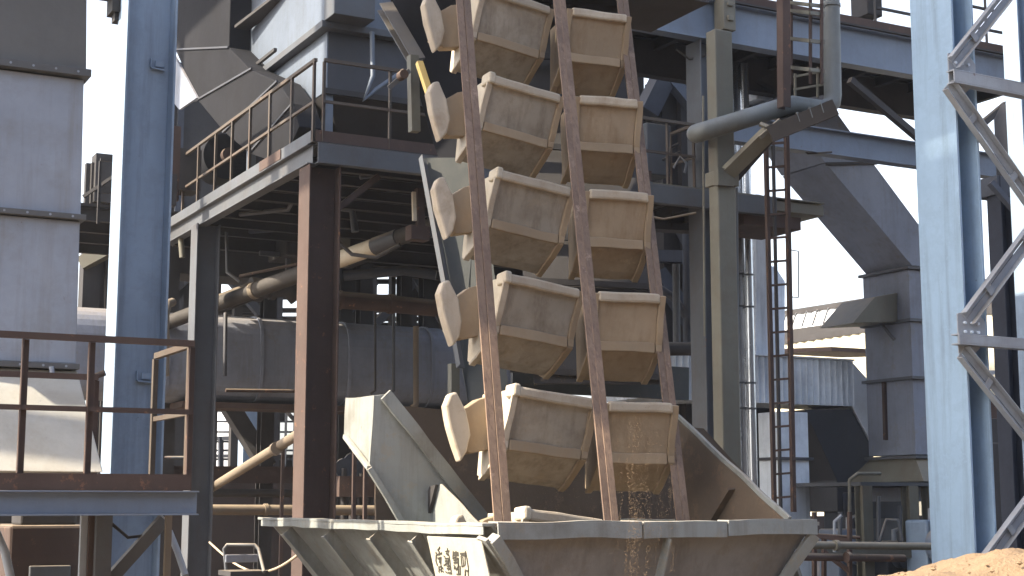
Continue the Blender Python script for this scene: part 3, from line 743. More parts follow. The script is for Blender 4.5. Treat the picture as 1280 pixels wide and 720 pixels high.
# brushed characters, as strokes on the panel (u right 0..1, v down 0..1)
U = a0 - a1; V = pn[3] - a1; pnorm = U.cross(V).normalized()
if pnorm.dot(E) > 0: pnorm = -pnorm
def pz(x, y):      # position inside the panel, from plan of the lettering
    # affine: top-left (105,200) top-right (860,235) bottom-left (285,700)
    dx, dy = x - 105, y - 200
    # solve [755 180;35 500]*[u v] = [dx dy]
    det = 755 * 500 - 180 * 35
    u = (dx * 500 - 180 * dy) / det; v = (755 * dy - 35 * dx) / det
    return a1 + U * u + V * v * .50 + pnorm * .009
STROKES = [
 [(315, 335), (290, 370)], [(265, 400), (285, 425), (350, 405)], [(310, 385), (318, 425)], [(272, 435), (275, 500), (300, 550)], [(325, 460), (330, 520)], [(345, 455), (350, 545)], [(300, 470), (340, 462)],
 [(325, 570), (335, 635)], [(345, 570), (385, 590)], [(345, 605), (395, 630)], [(360, 560), (365, 630)],
 [(425, 350), (430, 380)], [(405, 385), (450, 378)], [(415, 410), (455, 430)], [(440, 385), (440, 430)], [(385, 440), (400, 450)], [(405, 470), (450, 465)], [(410, 500), (455, 500)], [(420, 530), (450, 528)], [(465, 450), (490, 560), (510, 640)],
 [(440, 560), (475, 556)], [(445, 590), (485, 588)], [(455, 470), (470, 610)], [(430, 630), (450, 640)], [(470, 640), (515, 645)], [(395, 550), (420, 540)],
 [(510, 385), (515, 470)], [(520, 400), (580, 400)], [(525, 425), (585, 425)], [(550, 385), (555, 470)], [(520, 455), (590, 470)], [(530, 490), (580, 480)], [(535, 520), (590, 510)], [(540, 550), (570, 590)], [(590, 470), (600, 560), (575, 600)], [(545, 585), (560, 570)],
 [(615, 410), (690, 405)], [(630, 425), (695, 430)], [(680, 385), (690, 430)], [(625, 440), (650, 560), (680, 550)], [(650, 450), (670, 545)], [(680, 445), (690, 540)], [(700, 440), (735, 560), (745, 610)],
 [(600, 540), (610, 640)], [(625, 560), (635, 650)], [(590, 655), (635, 650)], [(700, 600), (705, 670)], [(735, 605), (750, 670)], [(705, 605), (740, 610)]]
b = MB(); rs = random.Random(5)
for stq in STROKES:
    for i in range(len(stq) - 1):
        p0 = pz(*stq[i]); p1 = pz(*stq[i + 1]); ext = (p1 - p0).normalized() * .004
        b.bar(p0 - ext, p1 + ext, rs.uniform(.009, .016), .004, pnorm)
b.build('painted_characters', M['ink'], panel)

# ------------------------------------------------------------------ boot walls above the hopper rim
nw = en(P(467, 494, 12.9))[1]
front = [(467, 494), (482, 493), (613, 660), (505, 660), (462, 585)]
b = MB(); b.prism([PN(x, y, nw) for x, y in front], N * .03); b.build('side_cheek', M['hopper'], t_h, bevel=.004)
e_l = en(PN(467, 494, nw))[0]
b = MB(); b.prism([PE(467, 494, e_l), PE(432, 497, e_l), PE(430, 545, e_l), PE(462, 585, e_l)], E * .03); b.build('end_cheek', M['hopper'], t_h, bevel=.004)
b = MB(); b.bar(PN(482, 493, nw - .03), PN(613, 660, nw - .03), .12, .03, N); b.build('cheek_lip', M['hopper'], t_h, bevel=.004)
b = MB(); b.bar(PE(431, 545, e_l - .02), PN(462, 585, nw - .04), .04, .04); b.bar(PN(462, 585, nw - .04), PN(507, 660, nw - .04), .05, .04, N); b.build('cheek_flange', M['hopper'], t_h, bevel=.004)
qt = P(612, 658, 12.2); et = en(qt)[0]
b = MB(); b.prism([PE(606, 662, et), PE(530, 662, et), PE(551, 604, et)], E * .02); b.build('inner_cheek', M['hopper'], t_h, bevel=.003)
b = MB(); b.prism([PE(541, 608, et - .01), PE(549, 605, et - .01), PE(533, 662, et - .01), PE(521, 662, et - .01)], -E * .03); b.build('cheek_strip', M['dark'], t_h)  # dark strip in place of the shaded slot beside the cheek
nk = en(P(540, 508, 14.4))[1]
b = MB(); b.prism([PN(x, y, nk) for x, y in ((470, 506), (880, 536), (1000, 665), (470, 665))], N * .03); b.build('rear_wall', M['hopper_in'], t_h)
er = en(P(982, 653, 12.85))[0]
b = MB(); b.prism([PE(984, 655, er), PE(845, 524, er), PE(850, 665, er)], E * .025); b.build('right_cheek', M['hopper_in'], t_h)
b = MB(); b.bar(PE(985, 653, er + .03), PE(843, 522, er + .03), .10, .035, E); b.build('right_lip', M['hopper'], t_h, bevel=.004)
b = MB(); b.bar(PE(915, 611, er - .03), PE(893, 650, er - .03), .02, .08, E); b.build('cheek_strip', M['hopper_in'], t_h)

from mathutils import noise as mnoise
def batter(root, amp, step, skip=()):
    for ch in root.children:
        if ch.name.split('.')[0] in skip: continue
        me = ch.data; bm = bmesh.new(); bm.from_mesh(me)
        for it in range(4):
            ee = [e_ for e_ in bm.edges if e_.calc_length() > step]
            if not ee: break
            bmesh.ops.subdivide_edges(bm, edges=ee, cuts=1, use_grid_fill=True)
        for v in bm.verts:
            p = (v.co + WOFF[root]) * 2.6
            v.co += Vector((mnoise.noise(p), mnoise.noise(p + Vector((31, 0, 0))), mnoise.noise(p + Vector((0, 57, 0))))) * amp
        bm.to_mesh(me); bm.free()
batter(t_h, .013, .16, ('sign_panel', 'leg', 'bottom_plate'))

# ------------------------------------------------------------------ bucket elevator frame
tE = thing('bucket_elevator', 'rusty rail frame of the leaning bucket elevator', 'bucket elevator', (P(700, 655, 12.6).x, 12.6, 0))
def line(p0, p1, f): return p0 + (p1 - p0) * f
def rail_pair(a, c, gap, w):
    a = Vector(a); c = Vector(c); dn_ = (a - c).normalized(); a = a + dn_ * .35; c = c - dn_ * 1.2
    side = E
    for sg in (-1, 1):
        b = MB(); b.angle(a + side * sg * gap, c + side * sg * gap, w, N, t=.012, fs=sg, fu=-1); b.build('guide_rail', M['rust_rail'], tE, bevel=.003)
    b = MB(); b.bar(a + N * .05, c + N * .05, gap * 1.2, .014, N); b.build('rail_back', M['dark'], tE)
rail_pair(P(626, 655, 11.75), P(577, 0, 13.6), .040, .075)
rail_pair(P(762, 655, 12.15), P(697, 0, 14.1), .034, .07)
rail_pair(P(850, 640, 13.3), P(776, 0, 15.3), .036, .07)
# casing plate left of the chain
cp = [P(530, 198, 15.5), P(600, 198, 15.5), P(640, 520, 14.6), P(588, 520, 14.6), P(577, 455, 14.7)]
b = MB(); b.plate([P(488, 0, 16.2), P(600, 0, 16.2), P(615, 198, 15.5), P(548, 198, 15.5)], .02); b.build('upper_casing', M['duct_black'], tE)
b = MB(); b.plate(cp, .03); b.build('side_casing', M['casing'], tE)
b = MB(); b.angle(P(530, 196, 15.4), P(578, 458, 14.6), .09, N, fs=-1); b.build('casing_edge', M['steel_gray'], tE, bevel=.003)
b = MB(); b.channel(P(481, 8, 15.9), P(522, 78, 15.6), .16, .12, N); b.build('upper_edge', M['steel_gray'], tE, bevel=.003)
b = MB(); b.bar(P(524, 78, 15.3), P(549, 155, 15.1), .07, .06, N); b.build('yellow_edge', M['yellow'], tE, bevel=.003)
b = MB(); b.bar(P(567, 455, 15.0), P(567, 540, 15.0), .09, .09, N); b.build('lower_post', M['pipe_olive'], tE)
b = MB(); b.bar(P(516, 70, 15.55), P(518, 165, 15.55), .1, .1, N); b.build('hanger_post', M['pipe_olive'], tE)
b = MB(); b.tube([P(538, 12, 15.8), P(560, 32, 15.6)], .06); b.build('shaft_end', M['steel_gray'], tE)
b = MB(); b.tube([P(503, 89, 15.4), P(506, 95, 15.3)], .03); b.build('bolt_head', M['rust'], tE)
b = MB(); b.bar(P(640, 468, 15.2), P(860, 480, 15.9), .05, .35); b.build('cross_panel', M['casing'], tE)
b = MB(); b.box(P(690, -60, 16.0), 3.4, 1.2, 1.0); b.build('head_casing', M['dark'], tE)
# dark back of the chain: return strand plate
b = MB(); b.plate([P(612, -60, 16.4), P(770, -60, 16.6), P(842, 480, 15.2), P(668, 480, 15.0)], .03); b.build('back_plate', M['dark'], tE)
for k in range(9):
    f = k / 8.5; b = MB(); a = P(600 + 40 * f, 10 + 480 * f, 15.9 - 1.0 * f); c = P(780 + 55 * f, 20 + 480 * f, 16.1 - 1.0 * f); b.bar(a, c, .06, .06); b.build('cross_bar', M['dark'], tE)

# ------------------------------------------------------------------ buckets
Urail = (P(577, 0, 13.6) - P(626, 655, 11.75)).normalized()
def make_bucket(yaw, tilt, W, prof_s, left, label, origin, hang_left):
    """origin = top front left corner of the rim; local axes: X along width, F outward, U up the chain"""
    X = Vector((math.cos(yaw), math.sin(yaw), tilt)).normalized()
    U_ = (Urail - X * Urail.dot(X)).normalized()
    F = U_.cross(X).normalized()
    if F.y > 0: F = -F
    U_ = (Z * .8 + U_ * .2); U_ = (U_ - X * U_.dot(X)).normalized(); F = X.cross(U_)
    if F.y > 0: F = -F
    o = Vector(origin)
    t = thing('elevator_bucket', label, 'bucket', o, 'buckets on the chain elevator')
    def q(x, f, u): return o + X * x + F * f + U_ * u
    s = prof_s
    # f = 0 at the front rim, negative is towards the chain
    out = [(0.0, 0.0), (-.12 * s, -.37 * s), (-.125 * s, -.425 * s), (-.36 * s, -.585 * s), (-.46 * s, -.63 * s), (-.54 * s, -.59 * s), (-.54 * s, .02 * s)]
    th = .014
    # shell: open-topped trough made of plates following the profile
    b = MB(); inn = []
    n = len(out)
    for i, (f, u) in enumerate(out):
        cf, cu = -.28 * s, -.35 * s
        k = .955
        inn.append((cf + (f - cf) * k, cu + (u - cu) * k if u < -.05 * s else u))
    lo, li, ro, ri = ([q(x, f, u) for f, u in pr] for x, pr in ((0, out), (0, inn), (W, out), (W, inn)))
    vv = lo + li + ro + ri; ff = []
    for i in range(n - 1):
        ff.append((i, i + 1, 2 * n + i + 1, 2 * n + i)); ff.append((n + i, 3 * n + i, 3 * n + i + 1, n + i + 1))
    for i in (0, n - 1):
        ff.append((i, 2 * n + i, 3 * n + i, n + i))
    for base in (0, 2 * n):
        for i in range(n - 1): ff.append((base + i, base + n + i, base + n + i + 1, base + i + 1))
    b.add(vv, ff); b.build('shell', M['bucket_gray' if left else 'bucket'], t, bevel=.006)
    # ridge along the fold and front lip
    b = MB(); b.box(q(W / 2, -.115 * s, -.40 * s), W - .01, .035, .085 * s, X, F, U_); b.build('fold_ridge', M['bucket_ridge'], t, bevel=.01)
    b = MB(); b.box(q(W / 2, .012, -.012), W + .02, .05, .085 * s, X, F, U_); b.build('front_lip', M['bucket_lip'], t, bevel=.022)
    # end plates, a little larger than the shell
    for x0, sg in ((-.016, -1), (W + .016, 1)):
        big = []
        for (f, u) in out:
            cf, cu = -.28 * s, -.35 * s
            big.append((cf + (f - cf) * 1.07, cu + (u - cu) * 1.04))
        b = MB(); b.prism([q(x0 - .013, f, u) for f, u in big], X * .026)
        cream = (sg < 0)
        b.build('end_plate', M['cream' if (cream and left) else 'bucket'], t, bevel=.006)
        # bent rim strip following the front of the end plate
        b = MB()
        strip = [big[0], big[1], big[2], big[3], big[4]]
        for i in range(len(strip) - 1):
            p0 = q(x0 + sg * .018, *strip[i]); p1 = q(x0 + sg * .018, *strip[i + 1])
            b.bar(p0, p1, .06, .028, F)
        b.build('end_strip', M['cream_worn' if left and sg < 0 else 'bucket_ridge'], t, bevel=.006)
    if left:
        b = MB(); b.box(q(-.03, -.05, .0), .07, .16 * s, .10 * s, X, F, U_); b.build('corner_cap', M['cream'], t, bevel=.02)
    if hang_left:
        # chain link plate with a pin, fixed to the bucket's back edge
        def d(x, u): return q(x, -.42 * s, u)
        b = MB(); b.prism([d(-.50, -.16), d(-.47, -.05), d(-.41, -.02), d(-.30, -.18), d(-.24, -.38), d(-.26, -.52), d(-.32, -.62), d(-.38, -.50), d(-.45, -.34)], F * .11); b.build('link_plate', M['cream_worn'], t, bevel=.02)
        b = MB(); b.prism([q(-.34, -.5 * s, -.46), q(-.30, -.5 * s, -.16), q(-.16, -.5 * s, -.04), q(-.02, -.5 * s, .02), q(-.02, -.5 * s, -.46), q(-.2, -.5 * s, -.52)], F * .12); b.build('link_arm', M['bucket_ridge'], t, bevel=.008)
    return t
M['bucket_gray'] = material("bucket_gray_brown", (.335, .29, .23), .78, vary=.22, dirt=(.11, .075, .045), dirt_amt=.38, dirt_scale=3, streak=.6, spots=(.27, .22, .16), spot_amt=.1, dust=(.4, .32, .22), dust_amt=.6, caked=(.34, .26, .17), caked_amt=.3)
M['bucket_ridge'] = material("bucket_ridge_worn", (0.299, 0.224, 0.143), .7, vary=.2, dirt=(.28, .19, .11), dirt_amt=.5, dirt_scale=4, streak=.4)
M['bucket_lip'] = material("bucket_lip_worn", (.40, .335, .25), .7, vary=.2, dirt=(.26, .18, .11), dirt_amt=.5, dirt_scale=4, streak=.3)
M['cream_worn'] = material("cream_dusty", (.47, .40, .31), .7, vary=.2, dirt=(.3, .22, .14), dirt_amt=.6, dirt_scale=4, streak=.4)

ordn = ['lowest', 'second lowest', 'third lowest', 'third highest', 'second highest', 'highest']
looks = {0: ['mostly hidden by the hopper rim', 'sunlit corner just above the hopper', 'one row above the sunlit one', 'scratched at mid height',
             'level with the platform', 'cut by the picture top'],
         1: ['mostly hidden by the hopper rim', 'spilling sand above the hopper', 'one row above the spilling one', 'scratched at mid height', 'level with the side rail',
             'cut by the picture top']}
A0, A1 = P(661, 642, 12.3), P(608, -12, 14.4)
B0, B1 = P(775, 656, 12.75), P(715, 14, 14.75)
from mathutils import noise as mnoise
def wear(root, seed):
    """dents, bent lips and waviness: every bucket gets its own"""
    for ch in root.children:
        me = ch.data; bm = bmesh.new(); bm.from_mesh(me)
        for it in range(3):
            ee = [e_ for e_ in bm.edges if e_.calc_length() > .10]
            if not ee: break
            bmesh.ops.subdivide_edges(bm, edges=ee, cuts=1, use_grid_fill=True)
        amp = .013 if ch.name.startswith('shell') else .010
        for v in bm.verts:
            p = v.co * 4.2 + Vector((seed * 9.7, seed * 3.1, 0))
            v.co += Vector((mnoise.noise(p), mnoise.noise(p + Vector((31, 0, 0))), mnoise.noise(p + Vector((0, 57, 0))))) * amp
        bm.to_mesh(me); bm.free()
for side, (p0, p1, yw, tl, wd) in enumerate(((A0, A1, R(29), -.13, .72), (B0, B1, R(15), -.02, .58))):
    for k in range(6):
        rb = random.Random(side * 10 + k)
        lab = f"{('left', 'right')[side]} hand tan bucket, {ordn[k]} of six, {looks[side][k]}"
        root = make_bucket(yw + R(rb.uniform(-2, 2)), tl + rb.uniform(-.02, .02), wd, 1.12, side == 0, lab, p0.lerp(p1, k / 5), side == 0)
        wear(root, side * 10 + k + 1)
# caked material spilling over some lips
# falling sand grains
b = MB(); rs = random.Random(11)
def grain(p, r):
    p = Vector(p); b.add([p + Vector((r, 0, 0)), p + Vector((-r, r * .3, 0)), p + Vector((0, -r, r * .4)), p + Vector((0, r * .2, r)), p + Vector((0, 0, -r * 1.6))],
          [(0, 2, 3), (2, 1, 3), (1, 0, 3), (2, 0, 4), (1, 2, 4), (0, 1, 4)])
streams = [(776, 2, .5), (788, 1.5, 1), (794, 2, 1.4), (801, 3, 1.2), (812, 2, .7), (826, 3, .5), (842, 2, .5)]
tot = sum(w for _, _, w in streams)
for (x0, sg, w) in streams:
    for i in range(int(2600 * w / tot)):
        f = rs.random() ** .8
        x = x0 + rs.gauss(0, sg) + 2.5 * math.sin(f * 9 + x0) - 4 * f
        grain(P(x, 520 + 210 * f, 11.72 - .3 * f + rs.gauss(0, .05)), rs.uniform(.0012, .0025))
for i in range(900):
    f = rs.random(); grain(P(rs.uniform(650, 850), rs.uniform(455, 660), 11.9 + rs.uniform(-.2, .3)), rs.uniform(.0010, .0024))
tag(b.build('falling_sand', M['sand']), 'thin curtain of sand grains falling from a bucket', 'falling sand', kind='stuff')

# ------------------------------------------------------------------ right: upper deck on columns
ND = PN0
qd0 = PN(905, 30, ND); DZ = PN(1000, 30, ND).z
t = thing('upper_deck', 'long blue grey deck beam with walkway at upper right', 'deck', EN(*en(PN(1000, 300, ND)), 0))
eL = en(PN(760, 20, ND))[0]; eR = en(PN(1320, 90, ND))[0]
zt_ = PN(1000, 24, ND).z; zb_ = PN(1000, 72, ND).z
b = MB(); b.ibeam(EN(eL, ND, (zt_ + zb_) / 2), EN(eR, ND, (zt_ + zb_) / 2), .22, zt_ - zb_, tf=.02); b.build('front_beam', M['blue_gray'], t, bevel=.004)
b = MB(); b.ibeam(EN(eL, ND + 2.0, (zt_ + zb_) / 2), EN(eR, ND + 2.0, (zt_ + zb_) / 2), .2, zt_ - zb_, tf=.02); b.build('rear_beam', M['dark'], t)
b = MB(); b.box(EN((eL + eR) / 2, ND + 1.0, zt_ + .02), eR - eL, 2.3, .03); b.build('deck_plate', M['dark'], t)
for k in range(12):
    e_ = eL + .5 + k * (eR - eL - .6) / 11; b = MB(); b.ibeam(EN(e_, ND + .12, zt_ - .12), EN(e_, ND + 1.88, zt_ - .12), .1, .2); b.build('joist', M['dark'], t)
b = MB(); b.bar(EN(eL + 1.9, ND - .06, zt_ + .12), EN(eR, ND - .06, zt_ + .12), .01, .14); b.build('toe_plate', M['rust'], t)
q = PN(906, 18, ND - .2); b = MB(); b.box(q, .22, .25, .55); b.box(q + Z * .12 - N * .14, .1, .04, .06); b.box(q - Z * .1 - N * .14, .1, .04, .08); b.build('bracket_box', M['pipe_olive'], t, bevel=.008)
railing('dark handrail on the upper deck right of the blue column', [EN(en(PN(1095, 60, ND))[0], ND - .04, zt_ + .04), EN(eR, ND - .04, zt_ + .04)], 1.1, (6,), M['dark'], mid=(.35, .68), s=.05)
b = MB(); b.box(PN(1083, 8, ND + .3), .32, .4, .42)
b.box(PN(1083, 8, ND + .3) + Z * .23, .38, .46, .04); tag(b.build('control_box', M['dark'], bevel=.01), 'dark control box on the upper deck edge', 'control box')
b = MB(); q0 = PN(1277, 110, ND - .3); b.box(q0 + Z * .7, .13, .1, 1.9); tag(b.build('yellow_post', M['yellow']), 'worn yellow post at the right edge of the upper deck', 'post')
# columns under deck
q = PN(886, 400, ND + .15); hcol('steel_column', 'grey H column behind the olive round column', q, .40, .38, 0, zb_, M['steel_gray'])
q = P(906, 400, 20.2); t = thing('steel_column', 'olive square column running up beside the grey column', 'steel column', (q.x, q.y, 0))
b = MB(); b.box(Vector((q.x, q.y, (P(906, 40, 20.2).z) / 2)), .30, .22, P(906, 40, 20.2).z); b.build('column_shaft', M['pipe_olive'], t, bevel=.02)
b = MB(); b.box(Vector((q.x, q.y, P(906, 225, 20.2).z)), .36, .30, .2); b.build('collar', M['pipe_olive'], t, bevel=.01)
# stainless vertical pipe
for (px, r_, Yf, lab) in ((926, .15, 24.5, 'thickest shiny stainless flue beside the olive column'), (937, .075, 24.3, 'slim shiny stainless flue right of the thickest one'), (916, .06, 24.2, 'slim stainless flue between olive column and the thickest flue')):
    q = P(px, 400, Yf); t = thing('steel_flue', lab, 'flue', (q.x, q.y, 0), 'stainless flues by the olive column')
    b = MB(); b.tube([Vector((q.x, q.y, .3)), Vector((q.x, q.y, P(px, 80, Yf).z))], r_, 28); b.build('flue_body', M['steel_bright'], t)
    for py in (345, 385, 480, 512):
        b = MB(); z_ = P(px, py, Yf).z; b.tube([Vector((q.x, q.y, z_)), Vector((q.x, q.y, z_ + .03))], r_ + .008, 28); b.build('joint_band', M['steel_gray'], t)
# galvanised tall thin ducts behind
for (px, Yd, y0, y1, w, lab) in ((947, 27, 245, 450, .28, 'narrow pale vertical duct right of the stainless flue'), (963, 31, 335, 445, .42, 'pale vertical duct with sloped head right of the flue'), (938, 29, 275, 440, .18, 'white slim vertical pipe close behind the stainless flue')):
    qa = P(px, y0, Yd); qb = P(px, y1, Yd); b = MB(); x = w / 2
    b.loft([[qb - E * x - N * x, qb + E * x - N * x, qb + E * x + N * x, qb - E * x + N * x], [qa - E * x - N * x - Z * .1, qa + E * x - N * x - Z * .3, qa + E * x + N * x - Z * .3, qa - E * x + N * x - Z * .1],
            [qa - E * x - N * x, qa - E * x * .2 - N * x, qa - E * x * .2 + N * x, qa - E * x + N * x]])
    tag(b.build('vertical_duct', M['galv'], bevel=.01), lab, 'duct', 'pale vertical ducts by the flue')

# middle platform (right of buckets)
t = thing('side_platform', 'side platform with grey beams right of the buckets', 'platform', PN(860, 250, ND))
pz0 = PN(860, 236, ND).z
ea = en(PN(790, 240, ND))[0]; eb = en(PN(1028, 262, ND))[0]
b = MB(); b.channel(EN(ea, ND - .02, pz0 - .14), EN(eb - .95, ND - .02, pz0 - .14), .12, .28); b.build('front_beam', M['steel_gray'], t, bevel=.004)
b = MB(); b.ibeam(EN(ea, ND + 1.6, pz0 - .14), EN(eb, ND + 1.6, pz0 - .14), .14, .26); b.build('rear_beam', M['dark'], t)
b = MB(); b.box(EN((ea + eb) / 2, ND + .8, pz0 + .012), eb - ea, 1.7, .02); b.build('floor_plate', M['pipe_olive'], t)
b = MB(); b.box(EN(eb - .45, ND + .75, pz0 - .1), .95, 1.5, .16); b.build('end_tray', M['pipe_olive'], t, bevel=.006)
b = MB(); b.box(EN(eb - .9, ND + .6, pz0 - .32), 1.1, 1.0, .2); b.build('under_tray', M['rust'], t, bevel=.006)
for k in range(5):
    e_ = ea + .3 + k * .55; b = MB(); b.ibeam(EN(e_, ND + .06, pz0 - .1), EN(e_, ND + 1.5, pz0 - .1), .09, .16); b.build('joist', M['dark'], t)
railing('pale rusty handrail on the side platform right of the buckets', [EN(en(PN(800, 220, ND))[0], ND - .02, pz0), EN(en(PN(868, 225, ND))[0], ND - .02, pz0), EN(en(PN(868, 225, ND))[0], ND + 1.2, pz0)], .98, (3, 3), M['railing'], mid=(.5,), s=.045)
# small gray cabinet & fittings behind rail
t = thing('valve_cabinet', 'grey cabinet with small pipes behind the side handrail', 'cabinet', PN(818, 220, ND + .8))
b = MB(); b.box(PN(815, 190, ND + .8), .45, .4, .8); b.build('cabinet_body', M['steel_gray'], t, bevel=.02)
b = MB(); b.tube([PN(835, 215, ND + .6), PN(838, 185, ND + .6), PN(848, 180, ND + .6)], .025, 8); b.tube([PN(828, 200, ND + .6), PN(850, 190, ND + .6)], .02, 8); b.build('valve_pipe', M['dark'], t)

# dark structure behind, between buckets and column
t = thing('rear_tower', 'dark rear steel tower with braces behind the buckets', 'tower', P(830, 640, 27))
Yt = 27
for px, w in ((792, .22), (806, .12), (838, .36), (862, .30), (826, .06)):
    q = P(px, 640, Yt); b = MB(); b.box(Vector((q.x, q.y, P(px, 20, Yt).z / 2)), w, w, P(px, 20, Yt).z); b.build('post', M['dark'], t)
for (a, c, w) in (((848, 60), (808, 140), .5), ((820, 95), (872, 40), .18), ((830, 90), (880, 150), .3), ((822, 340), (882, 430), .35), ((846, 270), (885, 340), .35), ((800, 320), (880, 322), .3), ((852, 75), (880, 110), .1), ((852, 105), (885, 75), .12)):
    b = MB(); b.bar(P(*a, Yt - .4), P(*c, Yt - .4), w * .7, w * .7, N); b.build('brace', M['dark_blue'], t)
for (x0, x1, y, w) in ((785, 900, 30, .8), (785, 900, 325, .28), (785, 895, 432, .35), (785, 895, 145, .25)):
    b = MB(); b.bar(P(x0, y, Yt + .3), P(x1, y, Yt + .3), w, w); b.build('girder', M['dark'], t)
for (x, y, w, hh) in ((840, 125, .9, .6), (870, 175, .5, 1.2), (825, 410, 0.9, .3), (800, 160, .5, .5), (870, 355, .6, .4), (892, 230, .6, 1.6)):
    b = MB(); b.box(P(x, y, Yt + .7), w, .5, hh); b.build('panel', M['dark_blue'], t)
b = MB()
for y in (356, 366): b.bar(P(846, y - 40, Yt + 3), P(880, y - 40, Yt + 3), .04, .04)
for x in (850, 863, 874): b.bar(P(x, 300, Yt + 3), P(x, 350, Yt + 3), .04, .04, N)
b.build('far_rail', M['steel_gray'], t)
b = MB(); b.box(P(868, 372, Yt + 4), 1.2, .5, .5); b.build('pale_girder', M['blue_gray'], t)

# machinery behind ladder at top (dark panels, bluish galvanised sheet)
t = thing('roof_fan', 'pale galvanised housing behind dark braces under the deck', 'fan housing', P(930, 110, 26))
b = MB(); b.box(P(928, 92, 25.5), .62, .5, .68); b.build('housing', M['galv'], t, bevel=.02)
b = MB(); b.box(P(945, 112, 25.4), .36, .5, .5); b.build('side_duct', M['galv'], t, bevel=.02)
b = MB(); b.bar(P(908, 112, 25), P(975, 84, 25), .1, .22, N); b.bar(P(940, 100, 24.9), P(985, 122, 24.9), .08, .1, N); b.build('brace', M['dark'], t)
b = MB(); b.box(P(930, 130, 25.8), 1.2, .5, .35); b.build('base', M['dark'], t)

# vertical pipe, its lower platform and diagonal pipe
t = thing('looped_pipe', 'olive pipe dropping from above and turning in a sharp elbow', 'pipe', P(1040, 140, 20.5))
yv = 20.5
b = MB(); b.tube([P(1038, -30, yv), P(1041, 118, yv), P(1040, 128, yv - .02), P(1033, 135, yv - .05), P(1020, 136, yv - .1)], .125, 22); b.build('vertical_leg', M['pipe_gray'], t)
for py in (9,): 
    z_ = P(1038, py, yv); b = MB(); b.tube([z_, z_ + Z * .04], .145, 22); b.build('pipe_collar', M['pipe_gray'], t)
b = MB(); b.tube([P(873, 166, 21.6), P(870, 167, 20.2), P(873, 166, 19.85), P(884, 163, 19.7), P(975, 135, 20.2), P(992, 131, 20.3), P(1022, 136, yv - .1)], .13, 22); b.build('diagonal_leg', M['pipe_gray'], t)
t = thing('bracket_platform', 'rusty bracketed landing under the bent olive pipe', 'landing', P(1000, 150, 20.3))
b = MB(); b.plate([P(965, 168, 19.5), P(1042, 137, 19.5), P(1030, 122, 21.2), P(985, 130, 21.2)], .08); b.build('landing_plate', M['landing_brown'], t)
b = MB(); b.bar(P(962, 168, 19.4), P(1044, 134, 19.4), .06, .22); b.build('edge_beam', M['landing_brown'], t)
b = MB(); b.bar(P(908, 218, 20.1), P(962, 165, 19.6), .2, .12, N); b.build('brace', M['pipe_olive'], t)
b = MB(); b.bar(P(916, 224, 20.5), P(972, 160, 20.0), .1, .16, N); b.build('brace', M['dark'], t)
b = MB(); b.box(P(905, 222, 20.05), .26, .1, .24); b.build('bracket_plate', M['pipe_olive'], t)
b = MB(); b.bar(P(950, 155, 19.6), P(975, 165, 19.5), .05, .05, N); b.bar(P(975, 150, 19.5), P(950, 172, 19.5), .05, .05, N); b.build('clamp', M['pipe_olive'], t)
b = MB(); b.tube([P(968, 158, 19.45), P(1036, 130, 19.45)], .035, 10); b.build('edge_pipe', M['pipe_olive'], t)
for (x0, y0, x1, y1) in ((996, 140, 1000, 152), (1012, 134, 1016, 147), (1026, 128, 1030, 141)):
    b = MB(); b.bar(P(x0, y0, 19.38), P(x1, y1, 19.38), .03, .02, N); b.build('clip', M['pipe_gray'], t)
for (x, y0, y1) in ((994, 128, 92), (1022, 122, 84), (1033, 122, 84)):
    b = MB(); b.bar(P(x, y0, 20.6), P(x, y1, 20.6), .03, .03, N); b.build('rail_post', M['pipe_olive'], t)
b = MB(); b.bar(P(992, 96, 20.6), P(1034, 88, 20.6), .03, .03); b.bar(P(992, 112, 20.6), P(1034, 105, 20.6), .03, .03); b.build('rail', M['pipe_olive'], t)
# brown post and cage ladder
t = thing('cage_ladder', 'rusty caged ladder beside the olive vertical pipe', 'ladder', P(1000, 130, 20))
yl = 20.0
b = MB(); b.channel(P(980, 135, yl), P(979, -20, yl), .13, .14, N); b.build('stile', M['rust'], t, bevel=.003)
for px in (989, 1013, 1027):
    b = MB(); b.bar(P(px, 105, yl + .2), P(px, -20, yl + .2), .035, .035, N); b.build('cage_bar', M['rust'], t)
for py in (3, 13, 48, 84):
    b = MB(); b.bar(P(986, py, yl + .2), P(1012, py + 3, yl), .03, .05); b.bar(P(1012, py + 3, yl), P(1030, py + 5, yl + .3), .03, .05); b.build('hoop', M['pipe_olive'], t)
# long ladder
t = thing('ladder', 'tall thin rusty ladder left of the big dark duct', 'ladder', P(975, 640, 21.2))
yl = 21.2
b = MB(); b.bar(P(957, 165, yl), P(968, 640, yl), .055, .055, N); b.build('stile', M['rust'], t)
b = MB(); b.bar(P(983, 165, yl), P(992, 640, yl), .06, .06, N); b.build('stile', M['rust'], t)
b = MB(); b.bar(P(966, 165, yl + .7), P(976, 640, yl + .7), .04, .04, N); b.build('rear_stay', M['dark'], t)
for k in range(16):
    py = 178 + k * 29.5; f = (py - 165) / 475
    b = MB(); b.bar(P(957 + 11 * f, py + 2, yl), P(983 + 9 * f, py, yl), .03, .03); b.build('rung', M['rust'], t)
b = MB(); b.bar(P(985, 312, yl + 1), P(998, 314, yl + 1), .012, .012); b.bar(P(998, 314, yl + 1), P(998, 372, yl + 1), .012, .012, N); b.bar(P(985, 371, yl + 1), P(998, 372, yl + 1), .012, .012); b.build('side_loop', M['steel_gray'], t)
